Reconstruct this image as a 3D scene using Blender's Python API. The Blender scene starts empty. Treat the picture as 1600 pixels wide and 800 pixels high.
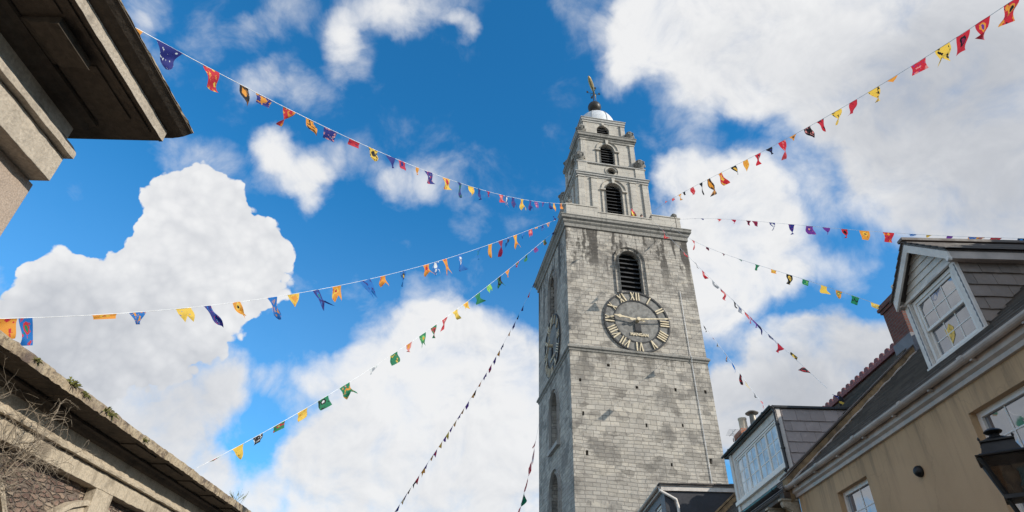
import bpy, bmesh, math, random
from mathutils import Vector, Matrix, noise as mnoise
from mathutils.geometry import tessellate_polygon
random.seed(7)
scene = bpy.context.scene
COL = scene.collection
R = math.radians

# ------------------------------------------------------------------ camera
FPX, PITCH, ROLL = 961.66, R(35.484), R(-1.667)
EYE = Vector((0, 0, 1.6))
FW = Vector((0, math.cos(PITCH), math.sin(PITCH)))
_up = Vector((0, -math.sin(PITCH), math.cos(PITCH)))
_rt = Vector((1, 0, 0))
RT = math.cos(ROLL) * _rt - math.sin(ROLL) * _up
UP = math.sin(ROLL) * _rt + math.cos(ROLL) * _up
cam_data = bpy.data.cameras.new('camera')
cam_data.sensor_fit = 'HORIZONTAL'
cam_data.sensor_width = 36.0
cam_data.lens = 36.0 * FPX / 1600.0
cam_data.clip_start = 0.05
cam_data.clip_end = 5000
cam = bpy.data.objects.new('camera', cam_data)
COL.objects.link(cam)
M = Matrix((RT, UP, -FW)).transposed().to_4x4()
M.translation = EYE
cam.matrix_world = M
scene.camera = cam
scene.cycles.max_bounces = 6
scene.cycles.diffuse_bounces = 3
scene.cycles.glossy_bounces = 3

def ray(x, y):
    """direction from the viewpoint measured on the photograph (used to survey positions)"""
    return FW * FPX + RT * (x - 800) - UP * (y - 400)

def at_dist(x, y, dist):
    return EYE + ray(x, y) * (dist / FPX)

# ------------------------------------------------------------------ exposure
vs = scene.view_settings
vs.view_transform = 'Standard'
vs.look = 'None'
vs.exposure = 0.0
vs.gamma = 1.0
vs.use_curve_mapping = False

# ------------------------------------------------------------------ sun
SUN_AZ, SUN_EL = 64.0, 25.0          # azimuth from -Y towards +X
sdir = Vector((math.sin(R(SUN_AZ)) * math.cos(R(SUN_EL)), -math.cos(R(SUN_AZ)) * math.cos(R(SUN_EL)), math.sin(R(SUN_EL))))
sun_data = bpy.data.lights.new('sun', 'SUN')
sun_data.energy = 4.8
sun_data.angle = R(0.53)
sun_data.color = (1.0, 0.93, 0.82)
sun = bpy.data.objects.new('sun', sun_data)
sun.rotation_euler = sdir.to_track_quat('Z', 'Y').to_euler()
sun.location = sdir * 200
COL.objects.link(sun)

# ------------------------------------------------------------------ sky with clouds (world)
SKY_STRENGTH = 0.1
# (px, py, radius px, weight): surveyed as directions on the sky. HEAPS have crisp cauliflower edges, VEILS are soft
HEAPS = [
 (310,285,40,.9),(250,300,38,.8),(350,310,46,.9),(290,330,62,1),(360,360,64,1),(415,385,48,.9),(245,365,40,.8),(280,400,78,1),(350,430,80,1),(405,440,58,.9),
 (428,400,34,.7),(205,400,36,.7),(210,450,70,1),(90,425,52,.9),(130,440,44,.8),(60,455,50,.8),(120,490,80,1),(250,490,90,1),(330,490,75,1),(20,520,70,.9),
 (170,540,110,1.1),(60,590,120,1.1),(270,540,80,.9)]
VEILS = [
 (300,590,70,.7),(190,650,90,.85),(285,720,60,.6),(345,660,45,.4),(-20,560,100,.8),(-60,430,60,.6),(385,490,40,.4),(130,650,90,.8),
 (640,575,90,1),(560,625,75,.8),(735,610,120,1.15),(790,700,140,1.2),(650,740,150,1.2),(480,780,85,1),(350,790,80,.95),(700,500,42,.8),(660,510,40,.6),
 (840,640,80,.8),(760,545,60,.7),(455,590,50,.6),(510,575,40,.45),(250,690,55,.9),(215,710,40,.6),(300,740,60,.8),(385,590,50,.42),(330,620,50,.42),(475,695,48,.65),(445,640,30,.28),(580,545,40,.5),
 (290,660,50,.35),(560,470,45,.25),(500,720,60,.7),(830,540,34,.3),(600,700,60,.8),
 (440,255,50,.8),(482,285,38,.7),(505,250,30,.6),(420,232,34,.6),(475,315,26,.5),
 (430,135,50,.55),(490,145,48,.58),(395,125,36,.4),(545,95,42,.55),(535,60,36,.5),(380,50,30,.36),(320,62,36,.34),(450,10,44,.58),(540,15,42,.42),(610,10,45,.46),(650,-8,65,.6),(720,-8,50,.42),(722,40,22,.5),(560,30,42,.32),(650,40,34,.28),
 (225,15,46,.7),(205,60,36,.5),(255,110,30,.3),(700,280,42,.5),(645,290,42,.5),(610,275,30,.35),(735,338,36,.52),(680,458,46,.58),(640,450,30,.35),(275,240,42,.45),(335,245,34,.36),(560,250,36,.3),
 (985,60,55,.8),(1050,60,85,1),(1160,50,120,1.1),(1300,60,150,1.2),(1450,60,160,1.2),(1600,80,170,1.2),(1500,230,150,1.1),(1620,280,160,1.1),
 (1390,200,90,.7),(1220,125,80,.55),(1130,120,55,.45),(1420,300,90,.8),(1330,130,90,.9),(965,122,34,.5),(1060,190,55,.5),(1290,290,70,.5),(1160,255,55,.45),(1560,350,80,.7),(1240,250,60,.42),(920,30,50,.35),(1100,215,40,.35),(1030,20,60,.6),
 (1080,280,52,.9),(1055,262,34,.6),(1140,330,80,1),(1100,400,100,1.1),(1180,400,75,.9),(1130,470,75,.8),(1215,350,42,.6),(1060,480,80,.8),(1225,440,36,.5),(1180,290,45,.5),
 (1240,560,64,1),(1185,590,62,.9),(1290,545,56,.9),(1350,560,65,.9),(1240,650,110,1.1),(1150,650,70,.8),(1380,620,90,1),(1405,540,55,.7),(1330,660,100,1),(1110,600,40,.5),(1290,440,50,.4),(1340,420,40,.36),(1270,400,36,.3),
 (900,740,90,1),(1240,515,32,.6)]
# (px, py, radius px, weight): where the bases of the clouds are grey
SHADES = [(150,600,180,.38),(60,540,120,.35),(290,455,60,.16),(1530,230,220,.5),(1600,360,170,.45),(1360,600,150,.85),(1170,650,110,.7),(700,790,140,.12),(1330,190,110,.3),
          (330,650,100,.3),(500,700,100,.2),(1430,110,160,.35),(1180,60,120,.2),(1560,60,160,.35)]

world = bpy.data.worlds.new('World')
scene.world = world
world.use_nodes = True
wt = world.node_tree
for n in list(wt.nodes):
    wt.nodes.remove(n)

class NT:
    """small node-building helper"""
    def __init__(self, tree):
        self.t = tree
    def n(self, kind, **kw):
        nd = self.t.nodes.new(kind)
        for k, v in kw.items():
            setattr(nd, k, v)
        return nd
    def put(self, sock, v):
        if hasattr(v, 'is_output'):
            self.t.links.new(v, sock)
        elif v is not None:
            sock.default_value = v
    def math(self, op, a, b=None, c=None, clamp=False):
        nd = self.n('ShaderNodeMath', operation=op)
        nd.use_clamp = clamp
        self.put(nd.inputs[0], a)
        if b is not None: self.put(nd.inputs[1], b)
        if c is not None: self.put(nd.inputs[2], c)
        return nd.outputs[0]
    def vmath(self, op, a, b=None, scale=None):
        nd = self.n('ShaderNodeVectorMath', operation=op)
        self.put(nd.inputs[0], a)
        if b is not None: self.put(nd.inputs[1], b)
        if scale is not None: self.put(nd.inputs['Scale'], scale)
        return nd.outputs['Value'] if op in ('DISTANCE', 'DOT_PRODUCT', 'LENGTH') else nd.outputs['Vector']
    def smooth(self, v, a, b, lo=0.0, hi=1.0, kind='SMOOTHSTEP'):
        nd = self.n('ShaderNodeMapRange', interpolation_type=kind)
        self.put(nd.inputs[0], v)
        for i, q in enumerate((a, b, lo, hi)):
            self.put(nd.inputs[i + 1], q)
        return nd.outputs[0]
    def noise(self, vec, scale, detail=4, rough=.5, dist=0.0, color=False, kind=None):
        nd = self.n('ShaderNodeTexNoise')
        if kind: nd.noise_type = kind
        self.put(nd.inputs['Vector'], vec)
        nd.inputs['Scale'].default_value = scale
        nd.inputs['Detail'].default_value = detail
        nd.inputs['Roughness'].default_value = rough
        nd.inputs['Distortion'].default_value = dist
        return nd.outputs['Color' if color else 'Fac']
    def mix(self, f, a, b, mode='MIX', clamp=False):
        nd = self.n('ShaderNodeMix', data_type='RGBA', blend_type=mode)
        nd.clamp_factor = True
        nd.clamp_result = clamp
        self.put(nd.inputs[0], f)
        for s, v in ((nd.inputs[6], a), (nd.inputs[7], b)):
            if isinstance(v, (tuple, list)) and len(v) == 3: v = (*v, 1)
            self.put(s, v)
        return nd.outputs[2]
    def mapping(self, vec, scale=(1, 1, 1), loc=(0, 0, 0)):
        nd = self.n('ShaderNodeMapping')
        self.put(nd.inputs['Vector'], vec)
        nd.inputs['Scale'].default_value = scale
        nd.inputs['Location'].default_value = loc
        return nd.outputs[0]
    def ramp(self, f, stops, interp='LINEAR'):
        nd = self.n('ShaderNodeValToRGB')
        nd.color_ramp.interpolation = interp
        el = nd.color_ramp.elements
        while len(el) > 1: el.remove(el[-1])
        el[0].position = stops[0][0]; el[0].color = (*stops[0][1], 1)
        for p, c in stops[1:]:
            e = el.new(p); e.color = (*c, 1)
        self.put(nd.inputs[0], f)
        return nd.outputs[0]

def build_sky():
    b = NT(wt)
    tc = b.n('ShaderNodeTexCoord')
    d0 = b.vmath('NORMALIZE', tc.outputs['Generated'])
    # warps make the puffs irregular
    w1 = b.noise(d0, 6.0, 2, .5, color=True)
    w1 = b.vmath('SCALE', b.vmath('SUBTRACT', w1, (.5, .5, .5)), scale=.05)
    w2 = b.noise(d0, 22.0, 4, .55, color=True)
    w2 = b.vmath('SCALE', b.vmath('SUBTRACT', w2, (.5, .5, .5)), scale=.042)
    d = b.vmath('ADD', b.vmath('ADD', d0, w1), w2)
    def field(items, vec, k_r=1.28):
        """sum of round bumps w * (1 - (dist / R)^2), worked three at a time in the components of a vector"""
        vec = b.vmath('NORMALIZE', vec)
        sp = b.n('ShaderNodeSeparateXYZ'); b.put(sp.inputs[0], vec)
        tri = []
        for q in range(3):
            cm = b.n('ShaderNodeCombineXYZ')
            for e in range(3): b.put(cm.inputs[e], sp.outputs[q])
            tri.append(cm.outputs[0])
        def madd(a, c, addv):
            nd = b.n('ShaderNodeVectorMath', operation='MULTIPLY_ADD')
            b.put(nd.inputs[0], a); b.put(nd.inputs[1], c); b.put(nd.inputs[2], addv)
            return nd.outputs[0]
        its = list(items)
        while len(its) % 3: its.append((800, 400, 30, 0.0))
        tot = None
        for n0 in range(0, len(its), 3):
            B = [[0, 0, 0] for q in range(3)]; bias = [0, 0, 0]
            for e, (x, y, r, w) in enumerate(its[n0:n0 + 3]):
                v = ray(x, y); c = v.normalized()
                kk = FPX / v.length                 # foreshortening away from the axis
                R2 = (r * k_r / FPX * kk ** 1.5) ** 2
                for q in range(3): B[q][e] = 2 * w / R2 * c[q]
                bias[e] = w * (R2 - 2) / R2
            v = madd(tri[0], tuple(B[0]), tuple(bias)); v = madd(tri[1], tuple(B[1]), v); v = madd(tri[2], tuple(B[2]), v)
            v = b.vmath('MAXIMUM', v, (0, 0, 0))
            tot = v if tot is None else b.vmath('ADD', tot, v)
        return b.vmath('DOT_PRODUCT', tot, (1, 1, 1))
    soft = field(VEILS, d)
    heap = field(HEAPS, b.vmath('ADD', d0, b.vmath('SCALE', w2, scale=.8)), 1.15)
    # unseen sky behind the viewer: broken cloud added as white fill light
    back = b.smooth(b.vmath('DOT_PRODUCT', d0, tuple(FW)), .62, .45)
    bn = b.smooth(b.noise(d0, 3.2, 3, .6), .34, .52)
    soft = b.math('MINIMUM', b.math('MAXIMUM', soft, b.math('MULTIPLY', back, bn)), 1.22)
    fine = b.noise(d0, 11.0, 7, .60, .35)
    billow = b.n('ShaderNodeTexVoronoi', feature='F1')
    b.put(billow.inputs['Vector'], b.vmath('ADD', d0, b.vmath('SCALE', w2, scale=.5))); billow.inputs['Scale'].default_value = 30.0
    puff = billow.outputs['Distance']
    nf = b.math('SUBTRACT', fine, .5)
    bil2 = b.n('ShaderNodeTexVoronoi', feature='F1')
    b.put(bil2.inputs['Vector'], b.vmath('ADD', d0, b.vmath('SCALE', w2, scale=.35))); bil2.inputs['Scale'].default_value = 72.0
    puff2 = bil2.outputs['Distance']
    a_soft = b.smooth(b.math('ADD', soft, b.math('MULTIPLY', nf, 1.75)), .06, 1.30)
    hd = b.math('ADD', heap, b.math('MULTIPLY', b.math('ADD', b.math('MULTIPLY', nf, .8), b.math('ADD', b.math('MULTIPLY', b.math('SUBTRACT', .42, puff), .62), b.math('MULTIPLY', b.math('SUBTRACT', .42, puff2), .46))), b.math('MULTIPLY', heap, 1.5, clamp=True)))
    a_heap = b.smooth(hd, .36, .52)
    alpha = b.math('SUBTRACT', 1.0, b.math('MULTIPLY', b.math('SUBTRACT', 1.0, a_soft), b.math('SUBTRACT', 1.0, a_heap)))
    # cloud tone: puff relief + grey bases
    off = b.vmath('ADD', d0, tuple(Vector((.45, -.2, .85)).normalized() * .012))
    rel = b.math('SUBTRACT', fine, b.noise(off, 11.0, 4, .60, .35))
    rel2 = b.noise(d0, 6.0, 3, .55)
    shade = field(SHADES, d)
    tone = b.math('ADD', .96, b.math('MULTIPLY', rel, .30))
    tone = b.math('ADD', tone, b.math('MULTIPLY', b.math('SUBTRACT', rel2, .5), .14))
    tone = b.math('SUBTRACT', tone, b.math('MULTIPLY', b.math('MULTIPLY', b.math('SUBTRACT', puff, .3), a_heap), .11))
    tone = b.math('SUBTRACT', tone, b.math('MULTIPLY', b.math('MULTIPLY', b.math('SUBTRACT', puff2, .35), a_heap), .07))
    tone = b.math('SUBTRACT', tone, b.math('MULTIPLY', shade, .30))
    tone = b.math('MINIMUM', b.math('MAXIMUM', tone, .46), .965)
    ccol = b.ramp(tone, [(.40, (.34, .36, .40)), (.70, (.56, .58, .62)), (.88, (.77, .78, .80)), (1.0, (.93, .93, .93))])
    sepd = b.n('ShaderNodeSeparateXYZ'); b.put(sepd.inputs[0], d0)
    thin = b.math('ADD', b.smooth(sepd.outputs[2], .68, .25, .0, .11), .0)      # thin haze, thicker towards the horizon
    alpha = b.math('MAXIMUM', b.math('MULTIPLY', alpha, .985), thin)
    k = 1.0 / SKY_STRENGTH
    ccol = b.vmath('SCALE', ccol, scale=k)
    sky = b.n('ShaderNodeTexSky', sky_type='NISHITA')
    sky.sun_disc = False
    sky.sun_elevation = R(SUN_EL)
    sky.sun_rotation = math.atan2(sdir.x, sdir.y)
    sky.air_density = 1.0
    sky.dust_density = .3
    sky.ozone_density = 2.0
    b.put(sky.inputs['Vector'], d0) if 'Vector' in sky.inputs else None
    deep = b.mix(1.0, sky.outputs[0], SKY_TINT, 'MULTIPLY')
    colr = b.mix(alpha, deep, ccol)
    bg = b.n('ShaderNodeBackground')
    bg.inputs['Strength'].default_value = SKY_STRENGTH
    b.put(bg.inputs['Color'], colr)
    out = b.n('ShaderNodeOutputWorld')
    b.put(out.inputs['Surface'], bg.outputs[0])
SKY_TINT = (.30, 1.58, 2.25)
build_sky()
world.cycles.sampling_method = 'MANUAL'
world.cycles.sample_map_resolution = 512

# ------------------------------------------------------------------ materials
def mat(name, base=(.5, .5, .5), rough=.8, metal=0.0, spec=None):
    m = bpy.data.materials.new(name)
    m.use_nodes = True
    b = NT(m.node_tree)
    p = m.node_tree.nodes['Principled BSDF']
    p.inputs['Base Color'].default_value = (*base, 1)
    p.inputs['Roughness'].default_value = rough
    p.inputs['Metallic'].default_value = metal
    if spec is not None: p.inputs['Specular IOR Level'].default_value = spec
    m.diffuse_color = (*base, 1)
    return m, b, p

def bump(b, p, h, dist=.02, strength=1.0):
    nd = b.n('ShaderNodeBump')
    nd.inputs['Strength'].default_value = strength
    nd.inputs['Distance'].default_value = dist
    b.put(nd.inputs['Height'], h)
    b.put(p.inputs['Normal'], nd.outputs[0])

def uvnode(b):
    return b.n('ShaderNodeTexCoord').outputs['UV']
def objco(b):
    return b.n('ShaderNodeTexCoord').outputs['Object']

def simple(name, base, rough=.8, metal=0.0, var=.25, scale=6.0, bumpd=.004, spec=None, dirt=None):
    """plain surface with worn, uneven colour"""
    m, b, p = mat(name, base, rough, metal, spec)
    co = objco(b)
    n1 = b.noise(co, scale, 6, .6)
    n2 = b.noise(co, scale * .23, 4, .6)
    f = b.math('ADD', b.math('MULTIPLY', n1, .6), b.math('MULTIPLY', n2, .4))
    lo = tuple(c * (1 - var) for c in base); hi = tuple(min(1, c * (1 + var)) for c in base)
    c = b.mix(b.smooth(f, .35, .65), lo, hi)
    if dirt:
        c = b.mix(b.math('MULTIPLY', b.smooth(n2, .52, .68), dirt[1]), c, dirt[0])
    b.put(p.inputs['Base Color'], c)
    b.put(p.inputs['Roughness'], b.smooth(n1, .3, .7, max(0, rough - .1), min(1, rough + .1)))
    bump(b, p, n1, bumpd)
    return m

def brick_node(b, vec, w, h, mortar, c1, c2, cm, off=.5, freq=2, squash=1.0, sqf=2, smooth=.1, bias=0.0):
    nd = b.n('ShaderNodeTexBrick')
    nd.offset = off; nd.offset_frequency = freq; nd.squash = squash; nd.squash_frequency = sqf
    b.put(nd.inputs['Vector'], vec)
    for k, v in (('Color1', (*c1, 1)), ('Color2', (*c2, 1)), ('Mortar', (*cm, 1)), ('Scale', 1.0), ('Mortar Size', mortar),
                 ('Mortar Smooth', smooth), ('Bias', bias), ('Brick Width', w), ('Row Height', h)):
        nd.inputs[k].default_value = v
    return nd.outputs['Color'], nd.outputs['Fac']

def m_tower_stone():
    m, b, p = mat('weathered limestone masonry', (.4, .38, .36), .9)
    uv = uvnode(b)
    wob = b.vmath('SCALE', b.vmath('SUBTRACT', b.noise(uv, 1.3, 3, .6, color=True), (.5, .5, .5)), scale=.10)
    wob2 = b.vmath('SCALE', b.vmath('SUBTRACT', b.noise(uv, .33, 2, .5, color=True), (.5, .5, .5)), scale=.2)
    v = b.vmath('ADD', b.vmath('ADD', uv, wob), wob2)
    A, fa = brick_node(b, v, .60, .32, .018, (.46, .422, .368), (.345, .315, .275), (.235, .217, .193), .5, 2, .72, 3)
    B, fb = brick_node(b, b.mapping(v, loc=(.31, .11, 0)), .46, .225, .018, (.44, .403, .352), (.325, .297, .26), (.225, .207, .185), .43, 2, 1.35, 2)
    z = b.n('ShaderNodeSeparateXYZ'); b.put(z.inputs[0], uv)
    zz = z.outputs[1]
    sel = b.math('GREATER_THAN', b.math('ADD', b.noise(b.mapping(uv, (.05, .55, 1)), 1.0, 2, .5), b.smooth(zz, 16.5, 11.5, 0, .22)), .60)
    c = b.mix(sel, A, B)
    f = b.mix(sel, fa, fb)
    # single stones a shade lighter or darker
    cell = b.n('ShaderNodeTexVoronoi'); b.put(cell.inputs['Vector'], b.mapping(v, (1.5, 2.9, 1)))
    cell.inputs['Scale'].default_value = 1.0
    cs = b.n('ShaderNodeSeparateColor'); b.put(cs.inputs[0], cell.outputs['Color'])
    c = b.mix(1.0, c, b.ramp(cs.outputs[0], [(0, (.64, .63, .62)), (.2, (.88, .87, .86)), (.55, (1, 1, 1)), (1, (1.12, 1.10, 1.06))]), 'MULTIPLY')
    big = b.noise(uv, .42, 6, .62)
    c = b.mix(b.smooth(big, .515, .60, 0, .62), c, (.13, .118, .105))
    mid = b.noise(uv, 2.4, 6, .7)
    c = b.mix(b.smooth(mid, .55, .75, 0, .45), c, (.55, .51, .45))
    c = b.mix(b.smooth(mid, .46, .28, 0, .5), c, (.16, .155, .15))
    # soot and wash streaks below the two projecting courses
    st = b.noise(b.mapping(uv, (1.55, .16, 1)), 1.0, 5, .65)
    stw = b.noise(uv, 3.0, 4, .6)
    sm = b.smooth(b.math('ADD', st, b.math('MULTIPLY', b.math('SUBTRACT', stw, .5), .25)), .50, .57)
    zone = b.math('ADD', b.math('MULTIPLY', b.smooth(zz, 24.6, 28.6), b.smooth(zz, 30.25, 30.2)),
                  b.math('MULTIPLY', b.math('MULTIPLY', b.smooth(zz, 18.2, 20.0), b.smooth(zz, 20.2, 20.1)), .6))
    c = b.mix(b.math('MULTIPLY', b.math('MULTIPLY', sm, zone), .92), c, (.06, .052, .044))
    c = b.mix(b.smooth(zz, 13.5, 9.0, 0, .25), c, (.2, .19, .18))
    b.put(p.inputs['Base Color'], c)
    h = b.math('ADD', b.math('MULTIPLY', b.math('SUBTRACT', 1.0, f), .6), b.math('MULTIPLY', mid, .6))
    bump(b, p, h, .05, .9)
    return m

def m_ashlar(name, c1, c2, cm, w=.9, h=.42, mortar=.010, rough=.85, dark=.3, bumpd=.012, stain=(.16, .155, .15)):
    m, b, p = mat(name, c1, rough)
    uv = uvnode(b)
    c, f = brick_node(b, uv, w, h, mortar, c1, c2, cm)
    n = b.noise(uv, 1.1, 6, .65); n2 = b.noise(uv, 7.0, 5, .6)
    st = b.noise(b.mapping(uv, (2.2, .3, 1)), 1.0, 5, .65)
    c = b.mix(b.smooth(n, .46, .72, 0, dark), c, stain)
    c = b.mix(b.smooth(st, .56, .72, 0, dark), c, stain)
    c = b.mix(b.smooth(n2, .52, .75, 0, .3), c, tuple(min(1, q * 1.25) for q in c1))
    b.put(p.inputs['Base Color'], c)
    bump(b, p, b.math('ADD', b.math('MULTIPLY', b.math('SUBTRACT', 1.0, f), .5), b.math('MULTIPLY', n2, .5)), bumpd)
    return m

def m_rubble():
    m, b, p = mat('purple red sandstone rubble', (.2, .11, .1), .95)
    uv = uvnode(b)
    wob = b.vmath('SCALE', b.vmath('SUBTRACT', b.noise(uv, 3.0, 4, .6, color=True), (.5, .5, .5)), scale=.16)
    v = b.mapping(b.vmath('ADD', uv, wob), (4.8, 13.5, 1))
    vo = b.n('ShaderNodeTexVoronoi'); b.put(vo.inputs['Vector'], v); vo.inputs['Scale'].default_value = 1.0
    ve = b.n('ShaderNodeTexVoronoi', feature='DISTANCE_TO_EDGE'); b.put(ve.inputs['Vector'], v); ve.inputs['Scale'].default_value = 1.0
    cs = b.n('ShaderNodeSeparateColor'); b.put(cs.inputs[0], vo.outputs['Color'])
    c = b.ramp(cs.outputs[0], [(0, (.11, .070, .055)), (.35, (.17, .105, .082)), (.7, (.235, .16, .12)), (1, (.32, .25, .185))])
    n2 = b.noise(uv, 9, 5, .65)
    c = b.mix(b.smooth(n2, .5, .75, 0, .45), c, (.36, .30, .25))
    e = b.smooth(ve.outputs['Distance'], .0, .16)
    c = b.mix(e, (.16, .125, .10), c)
    b.put(p.inputs['Base Color'], c)
    bump(b, p, b.math('ADD', e, b.math('MULTIPLY', n2, .6)), .05)
    return m

def m_stucco(name, base, dark, rough=.92, amount=.5, grain=38.0, vertical=True):
    """weathered stucco: wash streaks, soot blotches, fine grain"""
    m, b, p = mat(name, base, rough)
    uv = uvnode(b); co = objco(b)
    n = b.noise(co, 1.7, 7, .68); fine = b.noise(co, grain, 4, .6)
    mid = b.noise(co, 7.5, 6, .7)
    c = b.mix(b.smooth(fine, .3, .7), tuple(q * .8 for q in base), tuple(min(1, q * 1.16) for q in base))
    c = b.mix(b.smooth(n, .47, .72, 0, amount), c, dark)
    c = b.mix(b.smooth(mid, .54, .70, 0, amount * .9), c, tuple(q * .6 for q in base))
    c = b.mix(b.smooth(mid, .42, .30, 0, amount * .6), c, tuple(min(1, q * 1.3) for q in base))
    if vertical:
        st = b.noise(b.mapping(uv, (5.0, .35, 1)), 1.0, 5, .65)
        c = b.mix(b.smooth(st, .52, .70, 0, amount * .8), c, dark)
    b.put(p.inputs['Base Color'], c)
    bump(b, p, b.math('ADD', b.math('MULTIPLY', fine, .4), mid), .012)
    return m

def m_lichen():
    m, b, p = mat('lichen patched old render', (.3, .24, .17), .95)
    co = objco(b)
    n = b.noise(co, 3.2, 8, .72); n2 = b.noise(co, 13, 7, .7); n3 = b.noise(co, 1.1, 4, .6)
    c = b.ramp(n, [(.30, (.055, .042, .034)), (.42, (.17, .125, .085)), (.50, (.34, .265, .175)), (.60, (.42, .34, .23)), (.70, (.16, .12, .085))])
    c = b.mix(b.smooth(n2, .52, .66, 0, .75), c, (.07, .052, .042))
    c = b.mix(b.smooth(n2, .42, .30, 0, .6), c, (.50, .43, .31))
    c = b.mix(b.smooth(n3, .5, .68, 0, .55), c, (.12, .085, .075))
    b.put(p.inputs['Base Color'], c)
    bump(b, p, b.math('ADD', n2, n), .03)
    return m

def m_render_wall():
    m, b, p = mat('ochre painted render', (.33, .22, .115), .9)
    co = objco(b); uv = uvnode(b)
    n = b.noise(co, .8, 6, .6); f = b.noise(co, 60, 3, .6); st = b.noise(b.mapping(uv, (4, .25, 1)), 1.0, 4, .6)
    c = b.mix(b.smooth(n, .35, .7), (.54, .355, .20), (.46, .30, .165))
    c = b.mix(b.smooth(st, .52, .72, 0, .24), c, (.25, .165, .095))
    sz = b.n('ShaderNodeSeparateXYZ'); b.put(sz.inputs[0], uv)
    c = b.mix(b.math('MULTIPLY', b.smooth(sz.outputs[1], 4.3, 5.2), b.smooth(b.noise(b.mapping(uv, (7, .5, 1)), 1.0, 5, .65), .46, .66, 0, .5)), c, (.17, .12, .075))
    cr = b.n('ShaderNodeTexVoronoi', feature='DISTANCE_TO_EDGE'); b.put(cr.inputs['Vector'], b.vmath('ADD', uv, b.vmath('SCALE', b.noise(uv, 3, 4, .6, color=True), scale=.3))); cr.inputs['Scale'].default_value = .55
    c = b.mix(b.math('MULTIPLY', b.smooth(cr.outputs['Distance'], .006, .002), .14), c, (.16, .11, .06))
    c = b.mix(b.smooth(f, .4, .7, 0, .18), c, (.40, .28, .16))
    b.put(p.inputs['Base Color'], c)
    bump(b, p, b.math('ADD', b.math('MULTIPLY', f, .4), n), .006)
    return m

def m_slate(name, a, d, rough=.55, scale=3.0):
    m, b, p = mat(name, a, rough)
    uv = uvnode(b)
    geo = b.n('ShaderNodeNewGeometry')
    rnd = geo.outputs['Random Per Island']
    n = b.noise(uv, 5, 6, .65); n2 = b.noise(uv, 1.2, 5, .6)
    c = b.mix(rnd, a, d)
    c = b.mix(b.smooth(n, .5, .72, 0, .4), c, tuple(min(1, q * 1.5) for q in a))
    c = b.mix(b.smooth(n2, .5, .7, 0, .35), c, tuple(q * .6 for q in d))
    b.put(p.inputs['Base Color'], c)
    b.put(p.inputs['Roughness'], b.smooth(n, .3, .7, rough - .12, rough + .2))
    bump(b, p, n, .006)
    return m

def m_brickwork(name, c1, c2, cm):
    m, b, p = mat(name, c1, .9)
    uv = uvnode(b)
    v = b.vmath('ADD', uv, b.vmath('SCALE', b.vmath('SUBTRACT', b.noise(uv, 6, 3, .6, color=True), (.5, .5, .5)), scale=.02))
    c, f = brick_node(b, v, .225, .075, .010, c1, c2, cm)
    n = b.noise(uv, 9, 6, .65)
    c = b.mix(b.smooth(n, .45, .75, 0, .6), c, tuple(q * .45 for q in c1))
    b.put(p.inputs['Base Color'], c)
    bump(b, p, b.math('ADD', b.math('SUBTRACT', 1.0, f), b.math('MULTIPLY', n, .5)), .012)
    return m

def m_glass(name, base, ior=1.9, rough=.03, wave=.004):
    m, b, p = mat(name, base, rough)
    p.inputs['IOR'].default_value = ior
    co = objco(b)
    n = b.noise(co, 2.3, 2, .5); f = b.noise(co, 3.0, 5, .6)
    b.put(p.inputs['Base Color'], b.mix(b.smooth(f, .35, .7), tuple(q * .7 for q in base), tuple(q * 1.2 for q in base)))
    bump(b, p, n, wave, .6)
    return m

def m_lampglass():
    m = m_glass('grimy lantern glass', (.085, .07, .06), 1.5, .15, .01)
    b = NT(m.node_tree); p = m.node_tree.nodes['Principled BSDF']
    t = b.n('ShaderNodeBsdfTransparent'); t.inputs['Color'].default_value = (.75, .68, .6, 1)
    mx = b.n('ShaderNodeMixShader')
    b.put(mx.inputs[0], b.smooth(b.noise(objco(b), 5.0, 5, .6), .35, .7, .55, .85))
    b.put(mx.inputs[1], p.outputs[0]); b.put(mx.inputs[2], t.outputs[0])
    b.put(m.node_tree.nodes['Material Output'].inputs['Surface'], mx.outputs[0])
    return m

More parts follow.
